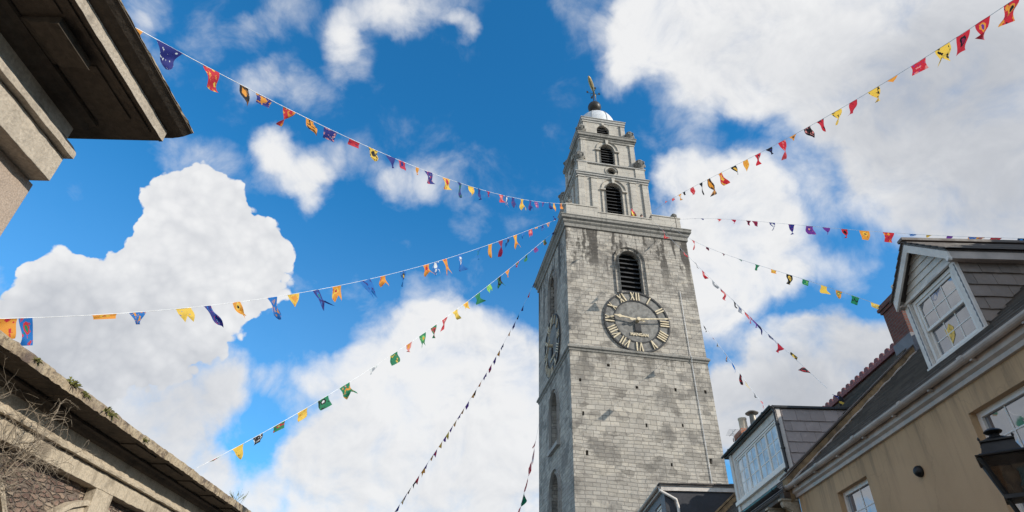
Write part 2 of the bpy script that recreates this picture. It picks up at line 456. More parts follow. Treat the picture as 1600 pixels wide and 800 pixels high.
def m_flag():
    """printed cloth: the two or three colours come with each flag, the print is blotches, rings and bands"""
    m, b, p = mat('painted bunting cloth', (.5, .1, .1), .75)
    uv = uvnode(b)
    at = lambda nm: b.n('ShaderNodeAttribute', attribute_name=nm)
    ca, cb, cc = at('ground').outputs['Color'], at('motif').outputs['Color'], at('accent').outputs['Color']
    sd = b.n('ShaderNodeSeparateColor'); b.put(sd.inputs[0], at('print').outputs['Color'])
    off = b.n('ShaderNodeCombineXYZ'); b.put(off.inputs[0], b.math('MULTIPLY', sd.outputs[0], 40)); b.put(off.inputs[1], b.math('MULTIPLY', sd.outputs[1], 23))
    v = b.vmath('ADD', uv, off.outputs[0])
    n = b.noise(v, 3.1, 3, .5)
    blot = b.math('MULTIPLY', b.smooth(n, .56, .60), b.smooth(sd.outputs[2], .25, .3))
    ring_d = b.vmath('DISTANCE', b.vmath('ADD', uv, b.vmath('SCALE', b.vmath('SUBTRACT', b.noise(v, 4, 2, .5, color=True), (.5, .5, .5)), scale=.25)), (.5, .36, 0))
    disc = b.smooth(ring_d, .26, .23)
    inner = b.smooth(ring_d, .14, .12)
    kind = b.math('GREATER_THAN', sd.outputs[0], .45)
    c = b.mix(blot, ca, cb)
    c = b.mix(b.math('MULTIPLY', disc, kind), c, cb)
    c = b.mix(b.math('MULTIPLY', inner, kind), c, cc)
    n2 = b.noise(v, 5.0, 2, .5)
    c = b.mix(b.math('MULTIPLY', b.smooth(n2, .63, .66), b.smooth(sd.outputs[1], .3, .35)), c, cc)
    b.put(p.inputs['Base Color'], c)
    tr = b.n('ShaderNodeBsdfTranslucent'); b.put(tr.inputs['Color'], c)
    mx = b.n('ShaderNodeMixShader'); mx.inputs[0].default_value = .42
    b.put(mx.inputs[1], p.outputs[0]); b.put(mx.inputs[2], tr.outputs[0])
    o = m.node_tree.nodes['Material Output']
    b.put(o.inputs['Surface'], mx.outputs[0])
    return m

MT = {
 'tower': m_tower_stone(),
 'ashlar': m_ashlar('pale limestone ashlar', (.49, .45, .39), (.41, .375, .325), (.27, .25, .22), .95, .44, .012, .85, .35),
 'trim': m_stucco('weathered limestone trim', (.40, .385, .36), (.13, .125, .115), .9, .55, 22),
 'trimdark': m_stucco('lichened limestone cornice', (.26, .245, .22), (.08, .078, .065), .95, .7, 16),
 'louvre': simple('dark louvre boards', (.045, .045, .047), .8, var=.4),
 'black': simple('unlit interior black', (.008, .008, .009), .95),  # black base colour stands in for the unlit depth behind openings
 'clockface': simple('dark slate clock face', (.185, .178, .165), .8, var=.5, scale=3.5, bumpd=.01, dirt=((.10, .095, .085), .6)),
 'clockring': simple('black painted clock ring', (.025, .025, .027), .7),
 'gold': simple('weathered gilding', (.57, .48, .33), .5, .1, .22, 9),
 'fishgold': simple('gilded copper', (.42, .31, .14), .4, .6, .25, 9),
 'lead': simple('pale lead sheet', (.60, .61, .62), .5, .0, .12, 5),
 'leadseam': simple('lead seam', (.30, .31, .32), .6),
 'bronze': simple('dark bronze', (.035, .03, .024), .45, .3),
 'iron': simple('dark iron', (.02, .02, .02), .5, .3),
 'steel': simple('galvanised cable', (.5, .5, .5), .5, .3),
 'leadedglass': m_glass('leaded church glass', (.10, .11, .12), 1.7, .12, .02),
 'stucco': m_stucco('weathered cream stucco', (.41, .355, .285), (.14, .115, .09), .92, .55, 30),
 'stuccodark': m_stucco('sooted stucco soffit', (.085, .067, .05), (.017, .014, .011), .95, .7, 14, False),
 'pilaster': m_stucco('pinkish stucco pilaster', (.36, .285, .225), (.20, .16, .13), .92, .35, 55),
 'hallstucco': m_stucco('stained buff stucco', (.46, .385, .285), (.15, .12, .085), .92, .7, 26),
 'halleave': m_stucco('lichen stained eave', (.36, .29, .20), (.075, .055, .04), .95, .95, 18),
 'rubble': m_rubble(),
 'lichen': m_lichen(),
 'ochre': m_render_wall(),
 'brownrender': simple('brown stained render', (.27, .175, .09), .92, var=.55, scale=4, bumpd=.02, dirt=((.07, .05, .035), .7)),
 'slateroof': m_slate('dark roof slate', (.155, .13, .115), (.10, .085, .077), .65),
 'slatebrown': m_slate('brownish hung slate', (.25, .195, .16), (.16, .125, .10), .45),
 'slatelilac': m_slate('lilac grey hung slate', (.42, .35, .325), (.31, .255, .235), .5),
 'pvc': simple('greyed white plastic gutter', (.50, .425, .37), .5, var=.2, scale=3, bumpd=.001, dirt=((.2, .17, .14), .5)),
 'whitepaint': simple('flaking white paint', (.68, .62, .56), .6, var=.12, scale=7, bumpd=.004, dirt=((.36, .33, .30), .55)),
 'windowwhite': simple('white window frame', (.74, .69, .63), .4, var=.06, scale=4, bumpd=.001),
 'board': simple('white weatherboard', (.62, .57, .51), .6, var=.12, scale=5, bumpd=.003, dirt=((.35, .32, .29), .4)),
 'blackpaint': simple('black gutter paint', (.016, .015, .015), .35, var=.3),
 'darkwood': simple('dark brown stained timber', (.07, .045, .03), .7, var=.4),
 'darkcheek': simple('dark slate grey cladding', (.035, .035, .042), .6, var=.3),
 'greywall': simple('grey cladding', (.16, .16, .175), .7, var=.2),
 'glass': m_glass('window glass', (.09, .11, .14), 3.4),
 'glasscurtain': m_glass('glass with pale blind behind', (.62, .63, .60), 1.7, .06, .006),
 'curtain': simple('net curtain', (.55, .55, .55), .9),
 'redbrick': m_brickwork('dark red brick', (.20, .065, .045), (.13, .045, .035), (.14, .11, .095)),
 'orangebrick': m_brickwork('orange red brick', (.48, .17, .085), (.36, .12, .06), (.30, .26, .22)),
 'ridgetile': simple('oxblood ridge tile', (.15, .035, .032), .55, var=.35, scale=9),
 'pot': simple('buff chimney pot', (.60, .52, .40), .8, var=.15),
 'cowl': simple('grey metal cowl', (.22, .20, .17), .5, .5),
 'lampblack': simple('black painted cast iron', (.0045, .0042, .004), .5, .0, .3, 12),
 'lampglass': m_lampglass(),
 'twig': simple('dead creeper twig', (.24, .195, .145), .9, var=.35, scale=14),
 'leaf': simple('wall fern leaf', (.16, .16, .045), .8, var=.5, scale=20),
 'cord': simple('white cord', (.72, .72, .72), .8),
 'flag': m_flag(),
 'asphalt': simple('asphalt', (.05, .05, .05), .9, var=.2),
 'paving': simple('grey paving slabs', (.22, .21, .19), .9, var=.2),
 'kerb': simple('granite kerb', (.30, .30, .29), .85, var=.2),
 'skin': simple('skin', (.50, .30, .22), .6, var=.08),
 'hair': simple('dark hair', (.03, .02, .015), .7),
 'redcoat': simple('red jacket', (.35, .03, .035), .8),
 'bluecoat': simple('dark blue jacket', (.04, .05, .09), .8),
 'trousers': simple('dark trousers', (.03, .03, .035), .8),
}

# ------------------------------------------------------------------ mesh helpers
class MB:
    """collects faces; build() links them as ONE mesh object (uv in metres, box-projected)"""
    def __init__(self):
        self.v = []; self.f = []; self.mi = []; self.cur = 0
    def face(self, pts):
        i = len(self.v); self.v += [tuple(p) for p in pts]
        self.f.append(tuple(range(i, i + len(pts)))); self.mi.append(self.cur)
    def raw(self, verts, faces):
        i = len(self.v); self.v += [tuple(p) for p in verts]
        for q in faces:
            self.f.append(tuple(i + k for k in q)); self.mi.append(self.cur)
    def box(self, x0, x1, y0, y1, z0, z1):
        v = [(x, y, z) for z in (z0, z1) for y in (y0, y1) for x in (x0, x1)]
        self.raw(v, [(0, 2, 3, 1), (4, 5, 7, 6), (0, 1, 5, 4), (2, 6, 7, 3), (0, 4, 6, 2), (1, 3, 7, 5)])
    def hexa(self, a, b):
        """two matching quads joined into a solid"""
        self.raw(list(a) + list(b), [(3, 2, 1, 0), (4, 5, 6, 7), (0, 1, 5, 4), (1, 2, 6, 5), (2, 3, 7, 6), (3, 0, 4, 7)])
    def prism(self, pts, d):
        """closed outline pts (3d) pushed along vector d"""
        n = len(pts); d = Vector(d)
        a = [Vector(p) for p in pts]; bb = [p + d for p in a]
        tri = tessellate_polygon([a])
        self.raw(a + bb, [tuple(t) for t in tri] + [tuple(n + k for k in reversed(t)) for t in tri] +
                 [(k, (k + 1) % n, n + (k + 1) % n, n + k) for k in range(n)])
    def beam(self, a, b, w, h, up=(0, 0, 1)):
        a, b = Vector(a), Vector(b); d = (b - a).normalized(); s = d.cross(Vector(up))
        if s.length < 1e-5: s = d.cross(Vector((1, 0, 0)))
        s.normalize(); u = s.cross(d)
        q = lambda c: [c + s * i * w / 2 + u * j * h / 2 for i, j in ((-1, -1), (1, -1), (1, 1), (-1, 1))]
        self.hexa(q(a), q(b))
    def tube(self, pts, r, n=6, cap=True):
        pts = [Vector(p) for p in pts]; rings = []
        for i, p in enumerate(pts):
            d = (pts[min(i + 1, len(pts) - 1)] - pts[max(i - 1, 0)]).normalized()
            s = d.cross(Vector((0.13, .31, .94))); s.normalize(); u = s.cross(d)
            rr = r[i] if isinstance(r, (list, tuple)) else r
            rings.append([p + (s * math.cos(2 * math.pi * k / n) + u * math.sin(2 * math.pi * k / n)) * rr for k in range(n)])
        v = [q for g in rings for q in g]
        f = [(i * n + k, i * n + (k + 1) % n, (i + 1) * n + (k + 1) % n, (i + 1) * n + k) for i in range(len(pts) - 1) for k in range(n)]
        if cap: f += [tuple(reversed(range(n))), tuple(range((len(pts) - 1) * n, len(pts) * n))]
        self.raw(v, f)
    def lathe(self, prof, c=(0, 0, 0), n=20):
        """prof: (radius, height) pairs turned about a vertical axis"""
        v = []; f = []
        for r, z in prof:
            v += [(c[0] + r * math.cos(2 * math.pi * k / n), c[1] + r * math.sin(2 * math.pi * k / n), c[2] + z) for k in range(n)]
        for i in range(len(prof) - 1):
            f += [(i * n + k, i * n + (k + 1) % n, (i + 1) * n + (k + 1) % n, (i + 1) * n + k) for k in range(n)]
        f += [tuple(reversed(range(n))), tuple(range((len(prof) - 1) * n, len(prof) * n))]
        self.raw(v, f)
    def ring(self, cx, cy, half, prof, caps=False):
        """square moulding: prof = (projection, z) swept round a square of the given half width"""
        v = []; n = len(prof)
        for o, z in prof:
            h = half + o
            v += [(cx - h, cy - h, z), (cx + h, cy - h, z), (cx + h, cy + h, z), (cx - h, cy + h, z)]
        f = [(i * 4 + k, i * 4 + (k + 1) % 4, (i + 1) * 4 + (k + 1) % 4, (i + 1) * 4 + k) for i in range(n - 1) for k in range(4)]
        if caps: f += [(3, 2, 1, 0), tuple((n - 1) * 4 + k for k in range(4))]
        self.raw(v, f)
    def worn(self, prof, y0, y1, seg=.16, amp=.005, seed=1):
        """closed (x, z) outline run along y with slightly chipped, wavering edges"""
        rr = random.Random(seed); n = len(prof); k = max(2, int((y1 - y0) / seg)); v = []
        for i in range(k + 1):
            for x, z in prof:
                v.append((x + rr.gauss(0, amp), y0 + (y1 - y0) * i / k, z + rr.gauss(0, amp)))
        f = [(i * n + q, i * n + (q + 1) % n, (i + 1) * n + (q + 1) % n, (i + 1) * n + q) for i in range(k) for q in range(n)]
        for i in (0, k):
            base = [Vector(v[i * n + q]) for q in range(n)]
            f += [tuple(i * n + q for q in t) for t in tessellate_polygon([base])]
        self.raw(v, f)
    def extrude_profile(self, prof, y0, y1, end=None):
        """closed (x, z) outline run along y from y0 to y1"""
        self.prism([(x, y0, z) for x, z in prof], (0, y1 - y0, 0))
    def build(self, name, mats, parent=None, off=(0, 0, 0), smooth=False, bevel=0.0, loc=None):
        me = bpy.data.meshes.new(name)
        o = Vector(off)
        me.from_pydata([tuple(Vector(p) - o) for p in self.v], [], self.f)
        if not isinstance(mats, (list, tuple)): mats = [mats]
        for m in mats: me.materials.append(m if not isinstance(m, str) else MT[m])
        for p, i in zip(me.polygons, self.mi): p.material_index = i
        bm = bmesh.new(); bm.from_mesh(me)
        bmesh.ops.recalc_face_normals(bm, faces=bm.faces)
        uvl = bm.loops.layers.uv.new('UVMap')
        for f in bm.faces:
            n = f.normal
            ax, ay, az = abs(n.x), abs(n.y), abs(n.z)
            f.smooth = smooth
            for l in f.loops:
                c = l.vert.co
                if az >= ax and az >= ay: l[uvl].uv = (c.x, c.y)
                elif ax >= ay: l[uvl].uv = (c.y, c.z)
                else: l[uvl].uv = (c.x, c.z)
        bm.to_mesh(me); bm.free()
        ob = bpy.data.objects.new(name, me)
        COL.objects.link(ob)
        if parent is not None: ob.parent = parent
        if loc is not None: ob.location = loc
        if bevel:
            md = ob.modifiers.new('bevel', 'BEVEL'); md.width = bevel; md.segments = 2; md.limit_method = 'ANGLE'; md.angle_limit = R(40)
        if smooth and hasattr(me, 'set_sharp_from_angle'): me.set_sharp_from_angle(angle=R(45))
        return ob

def tag(o, label=None, cat=None, group=None, kind=None):
    for k, v in (('label', label), ('category', cat), ('group', group), ('kind', kind)):
        if v: o[k] = v
    return o

def thing(name, label, cat, loc=(0, 0, 0), rz=0.0, group=None):
    o = bpy.data.objects.new(name, None)
    o.empty_display_size = .3
    COL.objects.link(o)
    o.location = loc; o.rotation_euler = (0, 0, rz)
    return tag(o, label, cat, group)

def arch_pts(cx, w, zb, zs, n=14):
    """outline of a round-headed opening, from bottom left clockwise to bottom right"""
    r = w / 2
    return [(cx - r, zb)] + [(cx - r * math.cos(math.pi * k / n), zs + r * math.sin(math.pi * k / n)) for k in range(n + 1)] + [(cx + r, zb)]

def rect_pts(x0, x1, z0, z1):
    return [(x0, z0), (x0, z1), (x1, z1), (x1, z0)]

def wall(mb, outline, holes, to3, depth, back=False):
    """flat wall with real openings: outline and holes are (u, z) loops, to3(u, z, inward) gives the point"""
    loops = [outline] + holes
    flat = [q for l in loops for q in l]
    tri = tessellate_polygon([[Vector((u, z, 0)) for u, z in l] for l in loops])
    mb.raw([to3(u, z, 0) for u, z in flat], [tuple(t) for t in tri])
    for h in holes:
        dd = depth
        n = len(h)
        mb.raw([to3(u, z, 0) for u, z in h] + [to3(u, z, dd) for u, z in h], [(k, (k + 1) % n, n + (k + 1) % n, n + k) for k in range(n)])

def band(mb, inner, outer, to3, d0, d1):
    """raised band between two matching open outlines (a window surround)"""
    n = len(inner)
    v = [to3(u, z, d0) for u, z in inner] + [to3(u, z, d0) for u, z in outer] + [to3(u, z, d1) for u, z in inner] + [to3(u, z, d1) for u, z in outer]
    f = []
    for k in range(n - 1):
        f += [(2 * n + k, 2 * n + k + 1, 3 * n + k + 1, 3 * n + k), (k, k + 1, 2 * n + k + 1, 2 * n + k), (n + k, 3 * n + k, 3 * n + k + 1, n + k + 1)]
    f += [(0, 2 * n, 3 * n, n), (n - 1, 2 * n - 1, 4 * n - 1, 3 * n - 1)]
    mb.raw(v, f)

# ------------------------------------------------------------------ ground
def build_ground():
    m = MB(); m.box(-1500, 1500, -1500, 1500, -2.0, -.02)
    tag(m.build('ground', 'paving'), kind='structure')
    m = MB(); m.face([(-3.4, -60, .0), (4.2, -60, .0), (4.2, 34, .0), (-3.4, 34, .0)])
    tag(m.build('road', 'asphalt'), kind='structure')
    for nm, x0, x1 in (('pavement', 4.32, 6.18), ('pavement', -4.95, -3.52)):
        m = MB(); m.box(x0, x1, -60, 34, -.01, .12)
        tag(m.build(nm, 'paving'), kind='structure')
    for x0, x1 in ((4.2, 4.317), (-3.517, -3.4)):
        m = MB(); m.box(x0, x1, -60, 34, -.01, .123)
        tag(m.build('kerb', 'kerb'), kind='structure')
build_ground()

STREET = R(-.334)                       # the street runs a hair off the Y axis
SX = Vector((math.cos(STREET), math.sin(STREET), 0)); SY = Vector((-math.sin(STREET), math.cos(STREET), 0))
def street(x, y, z):
    return SX * x + SY * y + Vector((0, 0, z))

# ------------------------------------------------------------------ church tower
TW = 9.5; TC = 4.7
TORG = Vector((3.9194, 36.0, 0)); TROT = R(9.14)
TU = Vector((math.cos(TROT), math.sin(TROT), 0)); TV = Vector((-math.sin(TROT), math.cos(TROT), 0))
def tower_pt(u, v, z):
    return TORG + TU * u + TV * v + Vector((0, 0, z))

ROMAN = ['XII', 'I', 'II', 'III', 'IIII', 'V', 'VI', 'VII', 'VIII', 'IX', 'X', 'XI']
def clock(parent, loc, rz, hour_deg, minute_deg):
    """clock in the XZ plane facing -Y"""
    RO, RI = 2.34, 1.62
    m = MB()
    n = 48
    pts = [(RO * math.cos(2 * math.pi * k / n), RO * math.sin(2 * math.pi * k / n)) for k in range(n)]
    m.prism([(x, -.06, z) for x, z in pts], (0, .12, 0))
    face = m.build('clock_face', 'clockface', parent, loc=loc)
    face.rotation_euler = (0, 0, rz)
    m = MB()
    for ro, ri, d in ((RO + .03, RO - .09, -.12), (RI + .04, RI - .05, -.1)):
        c = lambda r: [(r * math.cos(2 * math.pi * k / n), r * math.sin(2 * math.pi * k / n)) for k in range(n + 1)]
        band(m, c(ri), c(ro), lambda u, z, dd: (u, dd, z), -.062, d)
    m.build('ring', 'clockring', face)
    for h in range(12):
        m = MB()
        a = R(90 - 30 * h)
        er = Vector((math.cos(a), 0, math.sin(a))); et = Vector((math.sin(a), 0, -math.cos(a)))   # outward, clockwise
        r0, r1 = RI + .02, RO - .06
        s = ROMAN[h]; wd = {'I': .13, 'V': .36, 'X': .36}
        tot = sum(wd[q] for q in s) + .05 * (len(s) - 1); x = -tot / 2
        P = lambda t, r, y: er * r + et * t + Vector((0, y, 0))
        def stroke(t0, ra, t1, rb, w):
            m.hexa([P(t0 - w / 2, ra, -.075), P(t0 + w / 2, ra, -.075), P(t1 + w / 2, rb, -.075), P(t1 - w / 2, rb, -.075)],
                   [P(t0 - w / 2, ra, -.15), P(t0 + w / 2, ra, -.15), P(t1 + w / 2, rb, -.15), P(t1 - w / 2, rb, -.15)])
        for q in s:
            w = wd[q]
            if q == 'I': stroke(x + w / 2, r0, x + w / 2, r1, .085)
            if q == 'V':
                stroke(x + w / 2, r0, x + .07, r1, .09); stroke(x + w / 2, r0, x + w - .05, r1, .05)
            if q == 'X':
                stroke(x + w - .07, r0, x + .07, r1, .09); stroke(x + .05, r0, x + w - .05, r1, .05)
            x += w + .05
        m.build('numeral', 'gold', face)
    for nm, deg, L, w in (('hour_hand', hour_deg, 1.72, .17), ('minute_hand', minute_deg, 2.38, .15)):
        a = R(90 - deg); d = Vector((math.cos(a), 0, math.sin(a))); s = Vector((-d.z, 0, d.x))
        y0, y1 = (-.30, -.34) if nm == 'hour_hand' else (-.38, -.42)
        m = MB()
        if nm == 'hour_hand': prof = [(-.5, .04), (-.35, .10), (-.2, .045), (.9, .05), (1.15, .065), (1.3, .14), (1.45, .065), (L, .012)]
        else: prof = [(-.62, .04), (-.5, .10), (-.35, .045), (.5, .045), (.62, .075), (.74, .045), (1.3, .04), (1.85, .03), (2.0, .07), (2.12, .03), (L, .012)]
        out = [d * t + s * q for t, q in prof] + [d * t - s * q for t, q in reversed(prof)]
        m.prism([p + Vector((0, y0, 0)) for p in out], (0, y1 - y0, 0))
        m.build(nm, 'gold', face)
    m = MB()
    m.tube([(0, -.05, 0), (0, -.46, 0)], .13, 14)
    m.build('hub', 'gold', face)
    m = MB()
    m.box(-.21, .21, -.16, -.063, -.78, -.26); m.box(-.26, .26, -.13, -.063, -.84, -.78)
    m.build('dark_box', 'clockring', face)  # raised black box below the hub
    cu = bpy.data.curves.new('lettering', 'FONT'); cu.body = 'MANGAN'; cu.size = .29; cu.extrude = .02; cu.align_x = 'CENTER'; cu.offset = .012
    ob = bpy.data.objects.new('lettering_source', cu)
    COL.objects.link(ob)
    dg = bpy.context.evaluated_depsgraph_get()
    me = bpy.data.meshes.new_from_object(ob.evaluated_get(dg))
    bpy.data.objects.remove(ob); bpy.data.curves.remove(cu)
    me.transform(Matrix.Rotation(R(90), 4, 'X')); me.transform(Matrix.Translation((.06, -.1, -1.13)))
    me.materials.clear(); me.materials.append(MT['gold'])
    t = bpy.data.objects.new('lettering', me); COL.objects.link(t); t.parent = face
    return face

def louvres(parent, to3, cx, w, zb, zs, pitch, depth, name='louvre'):
    m = MB()
    m.raw([to3(u, z, depth + .35) for u, z in rect_pts(cx - w / 2 - .1, cx + w / 2 + .1, zb - .1, zs + w / 2 + .1)], [(0, 1, 2, 3)])
    m.cur = 1
    z = zb + pitch * .3
    while z < zs + w / 2 - .1:
        hw = w / 2
        if z > zs: hw = math.sqrt(max(.01, (w / 2) ** 2 - (z - zs) ** 2))
        a = [to3(cx - hw, z, depth), to3(cx + hw, z, depth), to3(cx + hw, z + .05, depth), to3(cx - hw, z + .05, depth)]
        b = [to3(cx - hw, z + pitch * .75, depth + .3), to3(cx + hw, z + pitch * .75, depth + .3), to3(cx + hw, z + pitch * .75 + .05, depth + .3), to3(cx - hw, z + pitch * .75 + .05, depth + .3)]
        m.hexa(a, b)
        z += pitch
    return m.build(name, ['black', 'louvre'], parent)

def leaded_window(parent, to3, cx, w, zb, zs, depth):
    pts = arch_pts(cx, w, zb, zs)
    m = MB(); m.prism([to3(u, z, depth + .05) for u, z in pts], Vector(to3(0, 0, .02)) - Vector(to3(0, 0, 0)))
    f = m.build('window', 'leadedglass', parent)
    m = MB()
    for k in range(1, 4):
        u = cx - w / 2 + w * k / 4
        top = zs + math.sqrt((w / 2) ** 2 - (u - cx) ** 2)
        m.beam(to3(u, zb, depth + .03), to3(u, top, depth + .03), .045, .045)
    z = zb + .42
    while z < zs + w / 2 - .15:
        hw = w / 2 if z < zs else math.sqrt((w / 2) ** 2 - (z - zs) ** 2)
        m.beam(to3(cx - hw, z, depth + .03), to3(cx + hw, z, depth + .03), .04, .04)
        z += .42
    ins = arch_pts(cx, w - .16, zb + .08, zs)
    band(m, ins, pts, to3, depth - .02, depth + .09)
    m.build('frame', 'windowwhite', f)

def build_tower():
    T = thing('church_tower', 'tall limestone church tower with black clock faces, stepped belfry and white dome', 'tower', TORG, TROT)
    front = lambda u, z, d: (u, d, z)
    left = lambda v, z, d: (d, v, z)
    H = 30.3
    # shaft
    m = MB()
    putlogs = []
    for u, z in ((.62, 17.9), (4.35, 17.75), (6.95, 17.85), (.72, 15.7), (4.72, 15.3), (7.1, 15.5), (.85, 13.3), (6.05, 13.0), (8.6, 13.4), (9.0, 17.9), (2.55, 19.1)):
        a, bq = random.uniform(.06, .10), random.uniform(.09, .17)
        putlogs.append(rect_pts(u - a, u + a, z - bq, z + bq))
    wf = arch_pts(4.72, 1.66, 24.98, 27.66)
    wall(m, rect_pts(0, TW, 0, H), [wf] + putlogs, front, .42)
    wl = [arch_pts(4.45, 1.55, 24.9, 27.55), arch_pts(4.45, 2.1, 15.0, 17.7), arch_pts(4.5, 2.3, 8.6, 12.1)]
    wall(m, rect_pts(0, TW, 0, H), wl, left, .5)
    m.face([(TW, 0, 0), (TW, TW, 0), (TW, TW, H), (TW, 0, H)])
    m.face([(0, TW, 0), (TW, TW, 0), (TW, TW, H), (0, TW, H)])
    m.cur = 1
    for p in putlogs:                                 # the blind backs of the putlog holes
        m.face([front(u, z, .42) for u, z in p])
    m.build('shaft', ['tower', 'black'], T)
    # louvred bell openings and their surrounds
    louvres(T, front, 4.72, 1.66, 24.98, 27.66, .40, .22)
    louvres(T, left, 4.45, 1.55, 24.9, 27.55, .40, .25)
    for to3, cx, w, zb, zs, bw, pr in ((front, 4.72, 1.66, 24.75, 27.66, .33, .13), (left, 4.45, 1.55, 24.6, 27.55, .16, .06), (left, 4.45, 2.1, 15.0, 17.7, .24, .12), (left, 4.5, 2.3, 8.6, 12.1, .28, .14)):
        m = MB(); band(m, arch_pts(cx, w, zb, zs), arch_pts(cx, w + 2 * bw, zb, zs), to3, -pr, .05)
        if to3 is left and zb > 20: band(m, arch_pts(cx, w + .9, zb, zs + .1), arch_pts(cx, w + 1.15, zb, zs + .1), to3, -.08, .05)
        m.build('window_surround', 'trim', T)
        # lower windows of the side wall
    for cx, w, zb, zs in ((4.45, 2.1, 15.0, 17.7), (4.5, 2.3, 8.6, 12.1)):
        leaded_window(T, left, cx, w - .02, zb + .02, zs, .42)
        m = MB(); m.box(-.22, .45, cx - w / 2 - .3, cx + w / 2 + .3, zb - .26, zb - .01)
        m.build('sill', 'trim', T)
    # string course, main cornice
    hs = TW / 2; c0 = TW / 2
    m = MB(); m.ring(c0, c0, hs, [(0, 19.92), (.05, 19.94), (.07, 20.06), (.16, 20.12), (.16, 20.24), (.02, 20.38), (0, 20.38)])
    m.build('string_course', 'trimdark', T)
    m = MB(); m.ring(c0, c0, hs, [(0, 30.12), (.10, 30.15), (.10, 30.42), (.16, 30.48), (.22, 30.56), (.22, 30.7), (.36, 30.8), (.36, 31.0), (.40, 31.03), (.40, 31.1), (.0, 31.24), (-1.5, 31.24), (-1.5, 30.2)])
    m.build('cornice', 'trimdark', T)
    # parapet, lower in the middle of each side
    m = MB()
    zc, ze = 32.0, 32.45; a, bq, t = .14, TW - .18, .36
    for k in range(4):
        c, s = [(1, 0), (0, 1), (-1, 0), (0, -1)][k]
        rot = lambda u, v: ((u - c0) * c - (v - c0) * s + c0, (u - c0) * s + (v - c0) * c + c0)
        def bx(u0, u1, v0, v1, z0, z1):
            p, q = rot(u0, v0), rot(u1, v1)
            m.box(min(p[0], q[0]), max(p[0], q[0]), min(p[1], q[1]), max(p[1], q[1]), z0, z1)
        bx(a, 2.62, a, a + t, 31.2, ze); bx(2.62, 7.02, a, a + t, 31.2, zc); bx(7.02, bq - t, a, a + t, 31.2, ze)
        bx(a - .05, 2.66, a - .05, a + t + .05, ze, ze + .1); bx(2.663, 6.977, a - .05, a + t + .05, zc, zc + .1); bx(6.98, bq - t - .06, a - .05, a + t + .05, ze, ze + .1)
    m.build('parapet', 'ashlar', T, bevel=.015)
    m = MB(); m.box(.4, TW - .4, .4, TW - .4, 31.0, 31.3); m.build('terrace', 'lead', T)
    # belfry: three receding tiers
    def tier(h, z0, z1, cx_w, w, zb, zs, bw, louv_pitch, mat_='ashlar', oculus=None):
        lo, hi = TC - h, TC + h
        m = MB()
        sides = [lambda u, z, d: (u, lo + d, z), lambda v, z, d: (lo + d, v, z), lambda u, z, d: (u, hi - d, z), lambda v, z, d: (hi - d, v, z)]
        op = arch_pts(cx_w, w, zb, zs)
        for to3 in sides: wall(m, rect_pts(lo, hi, z0, z1), [op], to3, .4)
        m.build('belfry_tier', mat_, T)
        for to3 in sides[:2]:
            louvres(T, to3, cx_w, w, zb, zs, louv_pitch, .2)
            if bw:
                m = MB()
                band(m, arch_pts(cx_w, w, zb, zs), arch_pts(cx_w, w + 2 * bw, zb, zs), to3, -.10, .03)
                for s in (-1, 1):                      # imposts
                    u0, u1 = sorted((cx_w + s * (w / 2 + .02), cx_w + s * (w / 2 + bw + .12)))
                    m.hexa([to3(u, z, -.16) for u, z in rect_pts(u0, u1, zs - .24, zs - .08)], [to3(u, z, .02) for u, z in rect_pts(u0, u1, zs - .24, zs - .08)])
                r = w / 2
                m.hexa([to3(u, z, -.17) for u, z in ((cx_w - .10, zs + r - .08), (cx_w - .15, zs + r + bw + .12), (cx_w + .15, zs + r + bw + .12), (cx_w + .10, zs + r - .08))],
                       [to3(u, z, .02) for u, z in ((cx_w - .10, zs + r - .08), (cx_w - .15, zs + r + bw + .12), (cx_w + .15, zs + r + bw + .12), (cx_w + .10, zs + r - .08))])
                m.build('window_surround', 'ashlar', T, bevel=.012)
        return lo, hi, sides
    def pilasters(sides, spans, z0, z1):
        for to3 in sides[:2]:
            for u0, u1 in spans:
                m = MB()
                def blk(a, bq, za, zb, d):
                    m.hexa([to3(u, z, -d) for u, z in rect_pts(a, bq, za, zb)], [to3(u, z, .02) for u, z in rect_pts(a, bq, za, zb)])
                blk(u0, u1, z0, z1 - .16, .13); blk(u0 - .05, u1 + .05, z1 - .16, z1 - .07, .19); blk(u0 - .02, u1 + .02, z1 - .07, z1, .15)
                blk(u0 - .03, u1 + .03, z0, z0 + .3, .16)
                m.build('pilaster', 'ashlar', T, bevel=.01)
    lo, hi, s = tier(3.02, 31.3, 37.15, 4.69, 1.42, 33.0, 36.04, .34, .36)
    pilasters(s, ((lo - .02, lo + .50), (2.76, 3.28), (6.14, 6.66), (hi - .50, hi + .02)), 31.3, 37.1)
    m = MB(); m.ring(TC, TC, 3.02, [(.0, 37.1), (.06, 37.12), (.06, 37.24), (.16, 37.28), (.16, 37.42), (.24, 37.46), (.24, 37.54), (0, 37.62), (-.6, 37.62)])
    m.build('belfry_cornice', 'trim', T)
    # attic of the first tier with its round opening
    lo, hi = TC - 2.94, TC + 2.94
    sides = [lambda u, z, d: (u, lo + d, z), lambda v, z, d: (lo + d, v, z), lambda u, z, d: (u, hi - d, z), lambda v, z, d: (hi - d, v, z)]
    oc = lambda r, n=20: [(4.70 + r * math.cos(2 * math.pi * k / n), 38.2 + r * math.sin(2 * math.pi * k / n)) for k in range(n)]
    m = MB()
    for to3 in sides: wall(m, rect_pts(lo, hi, 37.55, 38.85), [oc(.37)], to3, .35)
    m.build('attic', 'ashlar', T)
